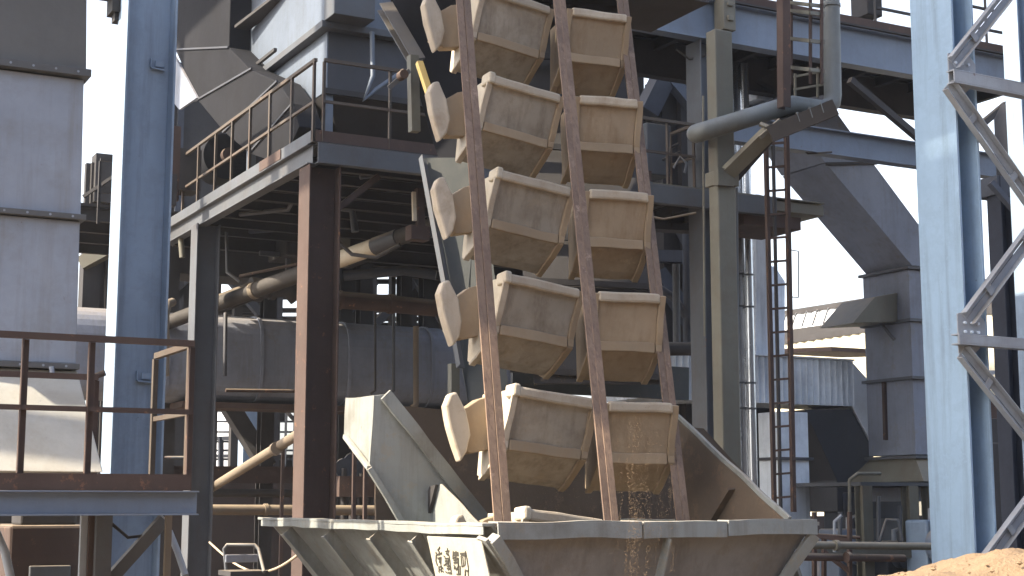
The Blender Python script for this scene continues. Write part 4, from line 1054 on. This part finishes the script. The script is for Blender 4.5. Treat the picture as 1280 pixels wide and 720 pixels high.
# second beam
nb2 = en(P(1100, 190, 23.0))[1]
t = thing('cross_beam', 'blue grey H beam crossing before the big dark duct', 'beam', PN(1100, 190, nb2))
z_ = PN(1100, 188, nb2).z; b = MB(); b.ibeam(EN(en(PN(900, 170, nb2))[0], nb2, z_), EN(en(PN(1265, 215, nb2))[0], nb2, z_), .2, .40); b.build('beam_body', M['blue_gray'], t, bevel=.004)
b = MB(); b.bar(PN(1062, 100, nb2 - .3), PN(1152, 176, nb2 - .3), .1, .1, N)
tag(b.build('diagonal_brace', M['dark']), 'thin dark diagonal brace under the upper deck left of the blue column', 'brace')
b = MB(); b.bar(PN(1258, 130, nb2 - .3), PN(1195, 182, nb2 - .3), .1, .1, N)
tag(b.build('diagonal_brace', M['dark']), 'thin dark diagonal brace right of the blue column', 'brace')

# ------------------------------------------------------------------ big right duct
C0 = P(1140, 450, 26.0); e0, n0 = en(C0)
t = thing('big_elbow_duct', 'big dark grey duct bending down behind the blue column', 'duct', EN(e0 + .5, n0 + .5, 0))
ddep = (PE(1082, 450, e0) - C0).dot(N)
def fq(pts): return [PN(x, y, n0) for x, y in pts]
b = MB(); b.prism(fq([(1140, 332), (1032, 204), (1093, 206), (1148, 280), (1205, 315), (1205, 336)]), N * ddep); b.build('inclined_section', M['duct_gray2'] if 'duct_gray2' in M else M['duct_gray'], t, bevel=.006)
b = MB(); b.prism(fq([(1031, 203), (975, 120), (1042, 135), (1092, 205)]), N * ddep); b.build('upper_section', M['duct_gray'], t, bevel=.006)
b = MB(); b.bar(PN(1033, 205, n0 - .02), PN(1096, 204, n0 - .02), .05, .05); b.build('seam', M['dark'], t)
zt1 = PN(1140, 340, n0).z
def vsec(y0, y1, name, mat, ew=1.3):
    za = PN(1140, y0, n0).z; zc = PN(1140, y1, n0).z; b = MB()
    b.box(EN(e0 + ew / 2, n0 + ddep / 2, (za + zc) / 2), ew, ddep, za - zc); return b.build(name, mat, t, bevel=.006)
vsec(337, 398, 'vertical_section', M['duct_gray']); vsec(402, 470, 'vertical_section', M['duct_gray']); vsec(474, 568, 'vertical_section', M['duct_gray'])
for y in (335, 400, 472, 571):
    za = PN(1140, y, n0).z; b = MB(); b.box(EN(e0 + .65, n0 + ddep / 2, za), 1.42, ddep + .12, .05); b.build('flange', M['steel_gray'], t)
b = MB(); za = PN(1140, 573, n0).z; zc = PN(1140, 602, n0).z
b.loft([[EN(e0, n0, za), EN(e0 + 1.3, n0, za), EN(e0 + 1.3, n0 + ddep, za), EN(e0, n0 + ddep, za)], [EN(e0 - .12, n0 - .3, zc), EN(e0 + 1.5, n0 - .3, zc), EN(e0 + 1.5, n0 + ddep + .5, zc), EN(e0 - .12, n0 + ddep + .5, zc)]])
b.build('transition', M['pipe_olive'], t, bevel=.006)
b = MB(); b.bar(PE(1105, 478, e0 - .03), PE(1107, 550, e0 - .03), .06, .06, E); b.build('stiffener', M['rust'], t)
# hood on the left side
nh = n0 + ddep * .25
b = MB(); b.prism([PN(1122, 366, nh), PN(1094, 371, nh), PN(1066, 404, nh), PN(1122, 402, nh)], N * .9); b.build('hood', M['pipe_olive'], t, bevel=.01)
b = MB(); b.bar(PE(1098, 400, e0 - .2), PE(1118, 425, e0 - .02), .04, .04, N); b.build('hood_stay', M['steel_gray'], t)
# base frame and legs
t = thing('duct_base', 'steel base frame with legs and pipes under the big grey duct', 'support frame', EN(e0, n0, 0))
zc = PN(1140, 604, n0).z
b = MB(); b.box(EN(e0 - .2, n0 + .2, zc - .03), 3.4, 1.9, .06); b.build('top_plate', M['steel_gray'], t)
b = MB(); zz = PN(1140, 625, n0).z; b.box(EN(e0 + .35, n0 + .1, (zc + zz) / 2 - .05), 1.6, 1.2, zc - zz - .05); b.build('chute', M['duct_gray'], t)
for px in (1080, 1138, 1163):
    q = PN(px, 640, n0 - .75); b = MB(); b.ibeam(Vector((q.x, q.y, 0)), Vector((q.x, q.y, zc - .06)), .2, .2, N); b.build('leg', M['pipe_olive'], t)
b = MB(); b.bar(PN(1000, 690, n0 - 1), PN(1220, 692, n0 - 1), .16, .14); b.build('sill_beam', M['pipe_olive'], t)
for (x, y0, y1) in ((1050, 640, 690), (1098, 620, 690), (1125, 632, 690)):
    b = MB(); b.tube([PN(x, y0, n0 - .9), PN(x, y1, n0 - .9)], .035, 10); b.build('standpipe', M['steel_gray'], t)
# machines under it
def motor(label, px, py, Y, w, hh, mat):
    q = P(px, py, Y); t = thing('pump_set', label, 'pump', Vector((q.x, q.y, 0)), 'pumps under the big duct')
    b = MB(); b.box(Vector((q.x, q.y, .22)), w * 1.3, .6, .44); b.build('plinth', M['ground'], t)
    b = MB(); b.box(Vector((q.x, q.y, .44 + hh / 2)), w, .5, hh); b.build('casing', M[mat], t, bevel=.04)
    b = MB(); c = Vector((q.x, q.y, .44 + hh * .6)) - N * .27; b.tube([c - N * .18, c], hh * .28, 18); b.build('motor', M['blue_gray'], t)
    b = MB(); b.tube([Vector((q.x, q.y, .44 + hh)) + E * w * .3, Vector((q.x, q.y, .6 + hh)) + E * w * .3, Vector((q.x, q.y, .65 + hh)) + E * w * .6, Vector((q.x, q.y, .3)) + E * w * .7 - N * .3], .045, 10); b.build('pipe_bend', M['brace'], t)
    return t
motor('pale blue grey pump set left under the big duct', 1052, 700, 25, .55, .85, 'blue_gray')
motor('small grey pump set in the middle under the big duct', 1110, 700, 25.2, .5, .65, 'steel_gray')
motor('light blue pump set right under the big duct beside the column', 1158, 700, 24.5, .42, 1.0, 'blue')
dark_machine('dark cabinet behind the pumps under the big duct', 1085, 28, 1.6, .6, 1.9, 'dark_blue', 'cabinet', name='cabinet')
# brown pipe rails low right
for (y, x0, x1, lab, r, mt) in ((681, 985, 1170, 'upper of the two dull pipes lying low at right', .05, 'pipe_olive'), (696, 1000, 1130, 'lower of the two dull pipes lying low at right', .05, 'rust'), ):
    pipe_thing(lab, [P(x0, y, 19.5), P(x1, y + 2, 20.5)], r, M[mt], 'low pipes at right', flanges=[(P(x0 + 60, y + .7, 19.8), E, .07, .06)])
t = thing('pipe_rack', 'small rusty pipe rack beside the hopper at right', 'rack', P(1030, 720, 20))
for (a, c) in (((1018, 640), (1018, 730)), ((1030, 672), (1030, 730)), ((1005, 668), (1062, 676)), ((1030, 690), (1062, 715)), ((1062, 640), (1062, 730))):
    b = MB(); b.bar(P(*a, 20.2), P(*c, 20.2), .05, .05, N); b.build('bar', M['rust'], t)

# corrugated horizontal duct and its elbow
ncd = en(P(1063, 480, 27.5))[1]
t = thing('corrugated_duct', 'ribbed galvanised duct ending in an elbow behind the ladder', 'duct', PN(960, 480, ncd))
ea, eb = en(PN(800, 480, ncd))[0], en(PN(1064, 480, ncd))[0]
za, zc = PN(1063, 452, ncd).z, PN(1063, 508, ncd).z
b = MB(); nr = 34; lo_ = []; 
prof = []
for i in range(nr * 2 + 1):
    f = i / (nr * 2); prof.append((ea + (eb - ea) * f, .0 if (i % 2) else -.07))
vv = [EN(e_, ncd + d_, zc) for e_, d_ in prof] + [EN(e_, ncd + d_, za) for e_, d_ in prof]; m_ = len(prof)
b.add(vv, [(i, i + 1, m_ + i + 1, m_ + i) for i in range(m_ - 1)])
b.box(EN((ea + eb) / 2, ncd + .62, (za + zc) / 2), eb - ea, 1.2, za - zc - .01); b.build('ribbed_section', M['galv'], t)
b = MB(); b.box(EN((ea + eb) / 2, ncd + .55, za + .02), eb - ea + .04, 1.3, .03); b.build('top_flange', M['galv'], t)
b = MB(); b.prism([PN(x, y, ncd) for x, y in ((1066, 453), (1090, 480), (1092, 560), (1066, 509))], N * 1.2); b.build('end_elbow', M['wall_white'], t, bevel=.01)
b = MB(); b.prism([PN(x, y, ncd + .02) for x, y in ((1006, 512), (1064, 511), (1092, 562), (1092, 640), (1047, 640), (1046, 600))], N * 1.1); b.build('lower_elbow', M['duct_dark'], t, bevel=.01)
q = P(980, 580, 26.2); t = thing('white_duct', 'pale vertical duct with a flange under the ribbed duct', 'duct', (q.x, q.y, 0))
b = MB(); zt2 = P(980, 516, 26.2).z; b.box(Vector((q.x, q.y, zt2 / 2)), .62, .6, zt2); b.build('duct_body', M['galv'], t, bevel=.01)
b = MB(); b.box(Vector((q.x, q.y, P(980, 574, 26.2).z)), .74, .72, .05); b.build('flange', M['duct_dark'], t)
b = MB(); q = P(978, 500, 26); b.box(P(945, 560, 28.5), .4, .5, 2.0); b.build('dark_post', M['dark'], t)
# dark narrow machines seen behind column bottom
dark_machine('dark tank behind the hopper between column and ladder', 943, 29, .9, .9, 3.0, 'duct_dark', 'tank', name='tank')

# ------------------------------------------------------------------ bracing at the blue column
def lattice(label, p0, p1, w, mat=None):
    t = thing('cross_brace', label, 'brace', p1, 'braces of the right blue column')
    d = (p1 - p0).normalized(); side = d.cross(N).normalized()
    for sg in (-1, 1):
        b = MB(); b.angle(p0 + side * sg * w * .28, p1 + side * sg * w * .28, w * .5, N, t=.01, fs=sg); b.build('brace_angle', mat or M['brace'], t, bevel=.003)
    L_ = (p1 - p0).length
    k = .4
    while k < L_ - .2:
        b = MB(); b.box(p0 + d * k, w * .75, .012, .06, side, N, d); b.build('batten', mat or M['brace'], t); k += .7
    return t
nbr = RC[1] - .34
def g(px, py): return PN(px, py, nbr)
lattice('upper diagonal brace falling to the right from the blue column', g(1186, 106), g(1300, 268), .14)
lattice('diagonal brace rising to the right from the lower gusset', g(1210, 398), g(1300, 276), .14)
lattice('diagonal brace rising from the upper gusset to the top edge', g(1192, 78), g(1268, -18), .13)
lattice('lower diagonal brace falling to the right below the lower gusset', g(1204, 440), g(1300, 560), .14)
lattice('short diagonal brace at the bottom right corner', g(1235, 700), g(1300, 612), .14)
t = thing('horizontal_strut', 'horizontal strut meeting the lower gusset on the blue column', 'strut', g(1200, 428)); b = MB(); b.channel(g(1194, 424), g(1310, 433), .1, .1); b.build('strut_body', M['brace'], t, bevel=.003)
b = MB(); b.channel(g(1188, 96), g(1310, 120), .1, .13)
tag(b.build('horizontal_strut', M['brace'], bevel=.003), 'horizontal strut meeting the upper gusset on the blue column', 'strut')
for (x, y, lab) in ((1200, 90, 'bolted gusset plate at the upper brace joint of the blue column'), (1212, 415, 'bolted gusset plate at the lower brace joint of the blue column')):
    t = thing('gusset_plate', lab, 'gusset plate', g(x, y), 'gusset plates of the right blue column')
    q = PN(x, y, nbr + .03); b = MB()
    b.prism([q + E * a + Z * c for a, c in ((-.14, -.2), (.05, -.2), (.2, -.08), (.2, .1), (.08, .22), (-.14, .16))], N * .012); b.build('plate', M['brace'], t, bevel=.002)
    for a in (-.06, .02, .1):
        for c in (-.08, .0, .08): b = MB(); b.tube([q + E * a + Z * c - N * .02, q + E * a + Z * c], .014, 8); b.build('bolt', M['galv'], t)

# far right columns and machinery
q = P(1259, 450, 19.5); hcol('steel_column', 'dark grey blue H column at right behind the braces', q, .22, .24, 0, P(1259, 222, 19.5).z, M['dark_col'])
q = P(1290, 450, 18.4); hcol('steel_column', 'slim dark blue H column at the right edge behind the braces', q, .20, .26, 0, 9, M['blue'])
b = MB(); b.box(P(1246, 236, 19.6), .4, .4, .25); b.bar(P(1238, 228, 19.3), P(1275, 270, 19.3), .08, .08, N)
tag(b.build('corbel', M['dark_blue']), 'dark bracket at the head of the dark right column', 'bracket')
t = thing('switchgear', 'dark brown cabinets in shade right of the blue column', 'cabinet', P(1232, 640, 24))
b = MB(); q = P(1232, 640, 24); b.box(Vector((q.x, q.y, 1.7)), .9, .8, 3.4); b.build('cabinet_body', M['rust'], t, bevel=.03)
for k in range(4):
    b = MB(); b.box(Vector((q.x, q.y, .5 + k * .75)) - N * .42, .7, .04, .55); b.build('door_panel', M['dark'], t, bevel=.01)
b = MB(); b.bar(P(1215, 465, 23.4), P(1260, 466, 23.4), .06, .06); b.build('rail', M['brace'], t)
b = MB(); q = P(1258, 640, 23); b.box(Vector((q.x, q.y, 1.3)), 1.2, .7, 2.6); tag(b.build('cable_duct_box', M['dark'], bevel=.02), 'dark box machine at the right edge beyond the braces', 'machine')
# blue-grey vessel upper right behind braces
q = P(1270, 180, 22); t = thing('round_vessel', 'dark curved vessel under the deck at the right edge', 'vessel', q)
b = MB(); b.tube([q - Z * .6, q + Z * .4, q + Z * .6], [.3, .3, .2], 24); b.build('shell', M['duct_dark'], t)
b = MB(); b.tube([q - Z * .65, q - Z * .6], .34, 24); b.build('flange', M['dark'], t)

# ------------------------------------------------------------------ far shed
def shed(name, label, p0, p1, h0, dpt, wm, roofm):
    d = (p1 - p0); d.z = 0; L_ = d.length; d.normalize(); nn = Vector((-d.y, d.x, 0)); zt_ = h0
    t = thing(name, label, 'shed', (p0.x, p0.y, 0))
    b = MB(); n_ = int(L_ / .5)
    prof = [(i * L_ / (2 * n_), (.0 if i % 2 else -.07)) for i in range(2 * n_ + 1)]
    vv = [p0 + d * a + nn * c + Z * (-p0.z) for a, c in prof] + [p0 + d * a + nn * c + Z * (zt_ - p0.z) for a, c in prof]; m_ = len(prof)
    b.add(vv, [(i, i + 1, m_ + i + 1, m_ + i) for i in range(m_ - 1)])
    b.box(Vector((0, 0, zt_ / 2)) + (p0 * Vector((1, 1, 0)).dot(Vector((1, 0, 0))) if False else Vector((p0.x, p0.y, 0))) + d * L_ / 2 + nn * (dpt / 2 + .05), L_, dpt, zt_ - .05, d, nn); b.build('wall', wm, t)
    b = MB(); b.box(Vector((p0.x, p0.y, zt_ + .1)) + d * L_ / 2 + nn * (dpt / 2 + .02), L_ + .4, dpt + .22, .22, d, nn); b.build('roof', roofm, t)
    return t, d, nn, L_
p0 = P(960, 398, 66); p1 = P(1330, 343, 52.7)
t, d, nn, L_ = shed('far_shed', 'long pale corrugated shed far behind the ladder at right', p0, p1, p0.z, 14, M['wall_white'], M['dark'])
zz = P(1000, 420, 65).z
b = MB(); b.box(Vector((p0.x, p0.y, zz)) + d * L_ / 2 - nn * .35, L_, .3, .35, d, nn); b.build('truss_chord', M['dark'], t)
for k in range(24):
    b = MB(); q0 = Vector((p0.x, p0.y, zz)) + d * (.5 + k * L_ / 24) - nn * .3; b.bar(q0 + Z * .25, q0 + d * .35 + Z * .9, .05, .05, N); b.build('truss_web', M['steel_gray'], t)
p0 = P(960, 430, 60); p1 = P(1330, 415, 47)
t, d, nn, L_ = shed('low_shed', 'low cream corrugated shed before the long pale shed', p0, p1, p0.z - .1, 2.5, M['wall_cream'], M['dark'])
b = MB(); b.bar(P(1004, 442, 46), P(1092, 439, 43), 3.0, .12)
tag(b.build('brown_roof', M['roof_brown']), 'small reddish brown lean-to roof above the ribbed duct', 'roof')
# low dark boundary buildings to close the horizon
b = MB(); q = P(1020, 640, 50); b.box(Vector((q.x + 2, q.y, .65)), 30, 2, 1.3)
tag(b.build('rear_wall', M['brick']), 'long low dark wall far behind the hopper at right', 'wall')
t = thing('gas_valve', 'small orange valve post against the bright gap under the elbow', 'valve', P(1022, 640, 29))
b = MB(); b.box(P(1025, 575, 29), .16, .2, .95); b.build('valve_post', M['yellow'], t); b = MB(); b.box(P(1022, 584, 28.8), .42, .2, .1); b.box(P(1018, 625, 28.8), .5, .2, .12); b.build('valve_head', M['rust'], t)
b = MB(); b.bar(P(1024, 640, 28.8), P(1023, 596, 28.8), .12, .12, N); b.build('stem', M['dark'], t)
b = MB(); b.bar(P(1003, 588, 28), P(1016, 548, 28), .05, .05, N); tag(b.build('diagonal_brace', M['dark']), 'short dark brace against the bright gap under the elbow', 'brace')

# ------------------------------------------------------------------ unseen blocks added left of the view to shade the upper plant
def gallery(label, n0_, n1_, z0_, z1_, e0_=-5.0, e1_=-4.0, opening=None):
    t = thing('shade_block', label, 'shade block', EN((e0_ + e1_) / 2, (n0_ + n1_) / 2, 0))
    L_ = n1_ - n0_; nm_ = (n0_ + n1_) / 2; em_ = (e0_ + e1_) / 2
    b = MB()
    if opening:
        na, nc, za_, zc_ = opening
        for (p_, q_, r_, u_) in ((n0_, na, z0_, z1_), (nc, n1_, z0_, z1_), (na, nc, z0_, za_), (na, nc, zc_, z1_)):
            b.box(EN(em_, (p_ + q_) / 2, (r_ + u_) / 2), e1_ - e0_, q_ - p_, u_ - r_)
    else: b.box(EN(em_, nm_, (z0_ + z1_) / 2), e1_ - e0_, L_, z1_ - z0_)
    b.build('housing', M['bin_gray'], t)
    b = MB(); b.prism([EN(e0_ - .3, n0_ - .2, z1_ + .01), EN(e1_ + .3, n0_ - .2, z1_ + .01), EN(em_, n0_ - .2, z1_ + 1.0)], N * (L_ + .4)); b.build('roof', M['duct_gray'], t)
    for k in range(max(2, int(L_ / 6) + 1)):
        n_ = n0_ + .4 + (L_ - .8) * k / max(1, int(L_ / 6))
        for e_ in (e0_ + .2, e1_ - .2):
            b = MB(); b.box(EN(e_, n_, z0_ / 2), .25, .25, z0_); b.build('leg', M['blue_gray'], t)
    return t
gallery('unseen added shade block on legs left of the view, nearer and lower', 7.6, 14.4, 12.4, 24, opening=(11.4, 11.95, 17.2, 18.1))  # opening lets one sun patch through to the right blue column
gallery('unseen added shade block on legs left of the view, farther and higher', 20.3, 46, 20.4, 42)
gallery('unseen added shade block on legs left of the view, between the other two', 15.8, 20.2, 15.9, 30)

# unseen hall added behind the viewer to darken the front faces
t = thing('shade_hall', 'large dark unseen hall added behind the viewpoint to darken front faces', 'hall', EN(6, -22, 0))
b = MB(); b.box(EN(8, -22, 8), 90, 16, 16); b.build('wall', M['steel_gray'], t)
b = MB(); b.prism([EN(-38, -30.6, 16.01), EN(-38, -13.4, 16.01), EN(-38, -22, 18.5)], E * 92); b.build('roof', M['duct_dark'], t)
for k in range(9):
    b = MB(); b.box(EN(-30 + k * 9.5, -13.98, 6), 5, .08, 4); b.build('window', M['glassdark'], t)

# ------------------------------------------------------------------ dark plant farther back, seen under and behind the platform
t = thing('rear_gallery', 'dark elevated rear gallery glimpsed under the platform floor', 'gallery', EN(PE0 + 8, PN0 + 15, 0))
nr_ = PN0 + 15
a_, c_ = PN(196, 350, nr_), PN(900, 345, nr_)
zlo = PN(480, 316, nr_).z
b = MB(); b.box(EN((a_.dot(E) + c_.dot(E)) / 2, nr_ + 1.2, zlo + 2.0), c_.dot(E) - a_.dot(E), 2.4, 4.0); b.build('wall', M['dark'], t)
for k in range(14):
    e_ = a_.dot(E) + .4 + k * (c_.dot(E) - a_.dot(E) - .8) / 13
    b = MB(); b.box(EN(e_, nr_ - .06, zlo + 2.0), .14, .1, 4.0); b.build('rib', M['dark_blue'], t)
for k in range(7):
    e_ = a_.dot(E) + .6 + k * (c_.dot(E) - a_.dot(E) - 1.2) / 6
    b = MB(); b.ibeam(EN(e_, nr_ + .6, 0), EN(e_, nr_ + .6, zlo - .01), .3, .3, N); b.build('leg', M['dark'], t)
b = MB(); b.bar(EN(a_.dot(E), nr_ - .2, zlo - .25), EN(c_.dot(E), nr_ - .2, zlo - .25), .1, .1); b.build('tie', M['dark'], t)

# clutter: pipes, trays, valves
def run(label, pts, r, mat, name='pipe', cat='pipe'):
    b = MB(); b.tube(pts, r, 10); o = b.build(name, M[mat]); return tag(o, label, cat)
run('dark pipe bend at the left end of the dusty duct', [P(206, 470, 22), P(206, 392, 22), P(209, 380, 22.2), P(215, 378, 22.6)], .07, 'pipe_beige')
run('thin dark conduit crossing under the platform joists', [P(300, 268, 23), P(360, 262, 22.5), P(372, 240, 22.3), P(470, 236, 22)], .035, 'steel_gray')
run('dark sagging hose under the platform near the brown column', [P(420, 300, 21.5), P(440, 318, 21.5), P(470, 322, 21.4), P(500, 306, 21.2)], .03, 'dark')
run('grey conduit bend by the far end of the drop pipes', [P(469, 382, 24.8), P(476, 374, 24.8), P(488, 374, 24.8), P(492, 386, 24.8)], .03, 'steel_gray')
run('thin cable drooping below the upper deck', [P(845, 62, 22), P(862, 74, 22), P(880, 70, 22), P(893, 58, 22)], .018, 'dark', 'cable', 'cable')
run('thin pale cable along the side platform edge', [P(800, 268, 21.2), P(830, 274, 21.2), P(870, 266, 21.2)], .016, 'pipe_beige', 'cable', 'cable')
run('slim grey riser beside the olive column', [P(922, 600, 20.8), P(921, 420, 20.8), P(920, 235, 20.8)], .03, 'steel_gray', 'riser_pipe')
run('thin dark riser left of the stainless flue', [P(912, 560, 23), P(911, 300, 23)], .025, 'dark', 'riser_pipe')
run('rusty pipe hook over the left walkway return rail', [P(116, 600, 13.6), P(116, 480, 13.6), P(120, 470, 13.6), P(131, 466, 13.6)], .03, 'rust')
run('thin pale rod across the dark gap right of the pale blue column', [P(206, 572, 14.5), P(232, 572, 14.5)], .016, 'steel_gray', 'rod', 'rod')
run('dark pipe under the side platform at mid height', [P(790, 436, 23), P(880, 436, 23.4)], .11, 'dark')
run('grey pipe dropping behind the right hand buckets', [P(845, 330, 24), P(846, 440, 24)], .06, 'steel_gray')
for (x, y0, y1, Y, lab) in ((442, 560, 645, 21, 'left thin post standing behind the hopper cheek'), (456, 540, 645, 21.4, 'right thin post standing behind the hopper cheek'), (372, 560, 640, 22, 'thin rusty post behind the brown column foot'), (352, 560, 612, 24, 'thin brown standard at the foot of the diagonal strut pipe')):
    q = P(x, 640, Y); b = MB(); b.box(Vector((q.x, q.y, P(x, y0, Y).z / 2)), .05, .05, P(x, y0, Y).z); b.box(Vector((q.x, q.y, P(x, y0, Y).z)), .12, .12, .02)
    tag(b.build('thin_post', M['rust']), lab, 'post', 'thin posts in the lower left background')
t = thing('valve_station', 'dark cluster of valves and handwheels behind the hopper cheek', 'valve', P(445, 640, 26))
for k, (x, y) in enumerate(((430, 585), (441, 578), (452, 592), (463, 583), (474, 596))):
    q = P(x, y, 26 + .2 * k); b = MB(); b.tube([Vector((q.x, q.y, 0)), q], .06, 10); b.build('stem', M['dark'], t)
    b = MB(); b.tube([q + N * -.02, q + N * .02], .17, 14); b.build('handwheel', M['dark_blue'], t)
b = MB(); b.bar(P(420, 608, 26), P(482, 609, 26.3), .5, .35); b.build('manifold', M['rust'], t)
t = thing('cable_tray', 'dark cable tray hung under the side platform', 'cable tray', P(850, 300, 22))
b = MB(); b.channel(P(800, 283, 22), P(872, 287, 22.8), .3, .1); b.build('tray', M['dark'], t)
for x in (812, 840, 866):
    b = MB(); b.bar(P(x, 284, 22.2), P(x, 262, 22.2), .02, .02, N); b.build('hanger', M['dark'], t)
rc = random.Random(77)
CL = [
 ('dark conduit running level high under the platform floor', [(205, 300, 26), (330, 288, 25), (380, 285, 25)], .04, 'dark_blue'),
 ('grey conduit dropping behind the dark far column', [(283, 290, 24.5), (284, 340, 24.5), (300, 352, 24.5)], .03, 'steel_gray'),
 ('thin rusty tie rod left of the brown column under the platform', [(300, 345, 25), (372, 330, 24)], .025, 'rust'),
 ('pale stub pipe hanging high in the dark beside the far column', [(226, 298, 24.6), (228, 322, 24.6)], .05, 'pipe_olive'),
 ('dark elbow pipe above the insulated pipe right of the brown column', [(418, 258, 23), (440, 262, 23), (444, 290, 23)], .06, 'steel_gray'),
 ('dark pipe above the brown horizontal pipe near the casing', [(430, 345, 26), (505, 338, 26), (545, 344, 26)], .09, 'dark_blue'),
 ('thin bent wire right of the drop pipes', [(540, 386, 25), (548, 398, 25), (552, 412, 25)], .014, 'dark'),
 ('short grey bracket rod under the platform front beam', [(450, 222, 20.5), (500, 214, 20.8)], .03, 'steel_gray'),
 ('slim dark cable hanging between joists under the platform', [(455, 226, 22), (475, 240, 22), (510, 238, 22), (528, 226, 22)], .016, 'dark_blue'),
 ('rusty small pipe along the front of the grey duct near its bottom', [(282, 488, 24.3), (372, 489, 24.8)], .03, 'rust'),
 ('dark vertical pipe between the right hand buckets and the grey column', [(858, 250, 25), (859, 430, 25)], .07, 'dark_blue'),
 ('thin pale conduit climbing the grey column under the upper deck', [(881, 420, 21.2), (880, 300, 21.2), (879, 120, 21.2)], .018, 'pipe_olive'),
 ('dark sloped pipe below the side platform by the braces', [(800, 345, 25), (842, 372, 25), (868, 410, 25)], .07, 'dark_blue'),
 ('grey hose loop on the side platform behind its handrail', [(842, 210, 21.5), (850, 196, 21.5), (858, 204, 21.5), (856, 216, 21.5)], .02, 'steel_gray'),
 ('thin pipe under the big elbow duct at its left corner', [(1062, 640, 24), (1062, 600, 24), (1072, 592, 24), (1100, 592, 24.4)], .03, 'pipe_olive'),
 ('dark pipe loop between the legs under the big duct', [(1100, 676, 24), (1108, 650, 24), (1122, 650, 24), (1128, 676, 24)], .03, 'steel_gray'),
 ('pale thin pipe standing at the left foot of the duct base', [(1043, 690, 23), (1043, 652, 23), (1052, 644, 23)], .025, 'brace'),
 ('thin cable drooping from the second beam toward the ladder', [(990, 175, 22.3), (1010, 192, 22.3), (1040, 190, 22.3)], .014, 'dark'),
 ('rusty rod lying low before the duct base', [(1010, 668, 22), (1075, 672, 22)], .025, 'rust'),
 ('dark cable looping under the left walkway', [(140, 655, 12.9), (160, 672, 12.9), (190, 668, 12.9), (206, 652, 12.9)], .014, 'dark'),
]
for lab_, pts_, r_, m_ in CL:
    run(lab_, [P(*q) for q in pts_], r_, m_)
# small fittings at the elevator's side
t = thing('pulley_bracket', 'small grey pulley bracket left of the chain at platform height', 'bracket', P(500, 92, 15.4))
b = MB(); b.bar(P(486, 110, 15.4), P(512, 88, 15.4), .05, .05, N); b.build('arm', M['steel_gray'], t)
c = P(503, 94, 15.3); b = MB(); b.tube([c - N * .05, c + N * .05], .05, 16); b.build('pulley', M['rust'], t)

t = thing('far_pipe_rack', 'dark far pipe rack with lattice above the grey duct', 'pipe rack', P(380, 640, 38))
Yr = 38
for px in (208, 222, 262, 290, 318, 420, 436, 452, 463, 487, 497, 512, 528, 540, 549):
    w = .12 if px % 2 else .22
    b = MB(); q = P(px, 640, Yr); zt_ = P(px, 335, Yr).z; b.box(Vector((q.x, q.y, zt_ / 2)), w, .2, zt_); b.build('upright', M['dark'], t)
for (y0, y1) in ((352, 352), (372, 371), (388, 388), (398, 399), (407, 406)):
    b = MB(); b.bar(P(190, y0, Yr + .3), P(600, y1, Yr + .3), .1, .12); b.build('ledger', M['dark'], t)
for (a, c) in (((210, 378), (244, 346)), ((425, 400), (470, 350)), ((470, 404), (520, 350)), ((520, 350), (560, 410)), ((285, 346), (325, 392))):
    b = MB(); b.bar(P(*a, Yr - .3), P(*c, Yr - .3), .2, .2, N); b.build('diagonal', M['dark_blue'], t)
for (x, y, w, hh) in ((520, 372, .5, .9), (460, 398, .8, .2), (240, 380, 1.0, .25), (300, 388, 1.4, .3)):
    b = MB(); b.box(P(x, y, Yr + .6), w, .5, hh); b.build('panel', M['dark'], t, bevel=.03)

# ------------------------------------------------------------------ dusty air of the yard
hz = bpy.data.materials.new("dusty_air"); hz.use_nodes = True
hn = hz.node_tree; hn.nodes.clear()
ho = hn.nodes.new("ShaderNodeOutputMaterial"); hv = hn.nodes.new("ShaderNodeVolumePrincipled")
hv.inputs["Color"].default_value = (.86, .91, 1.0, 1); hv.inputs["Density"].default_value = 0.0005; hv.inputs["Anisotropy"].default_value = 0.2
hn.links.new(hv.outputs[0], ho.inputs["Volume"])
b = MB(); b.box((10, 45, 24), 240, 260, 50, Vector((1, 0, 0)), Vector((0, 1, 0)))
tag(b.build("haze", hz, origin=(10, 45, -1)), "thin pale dusty air over the whole yard", "haze", kind="stuff")
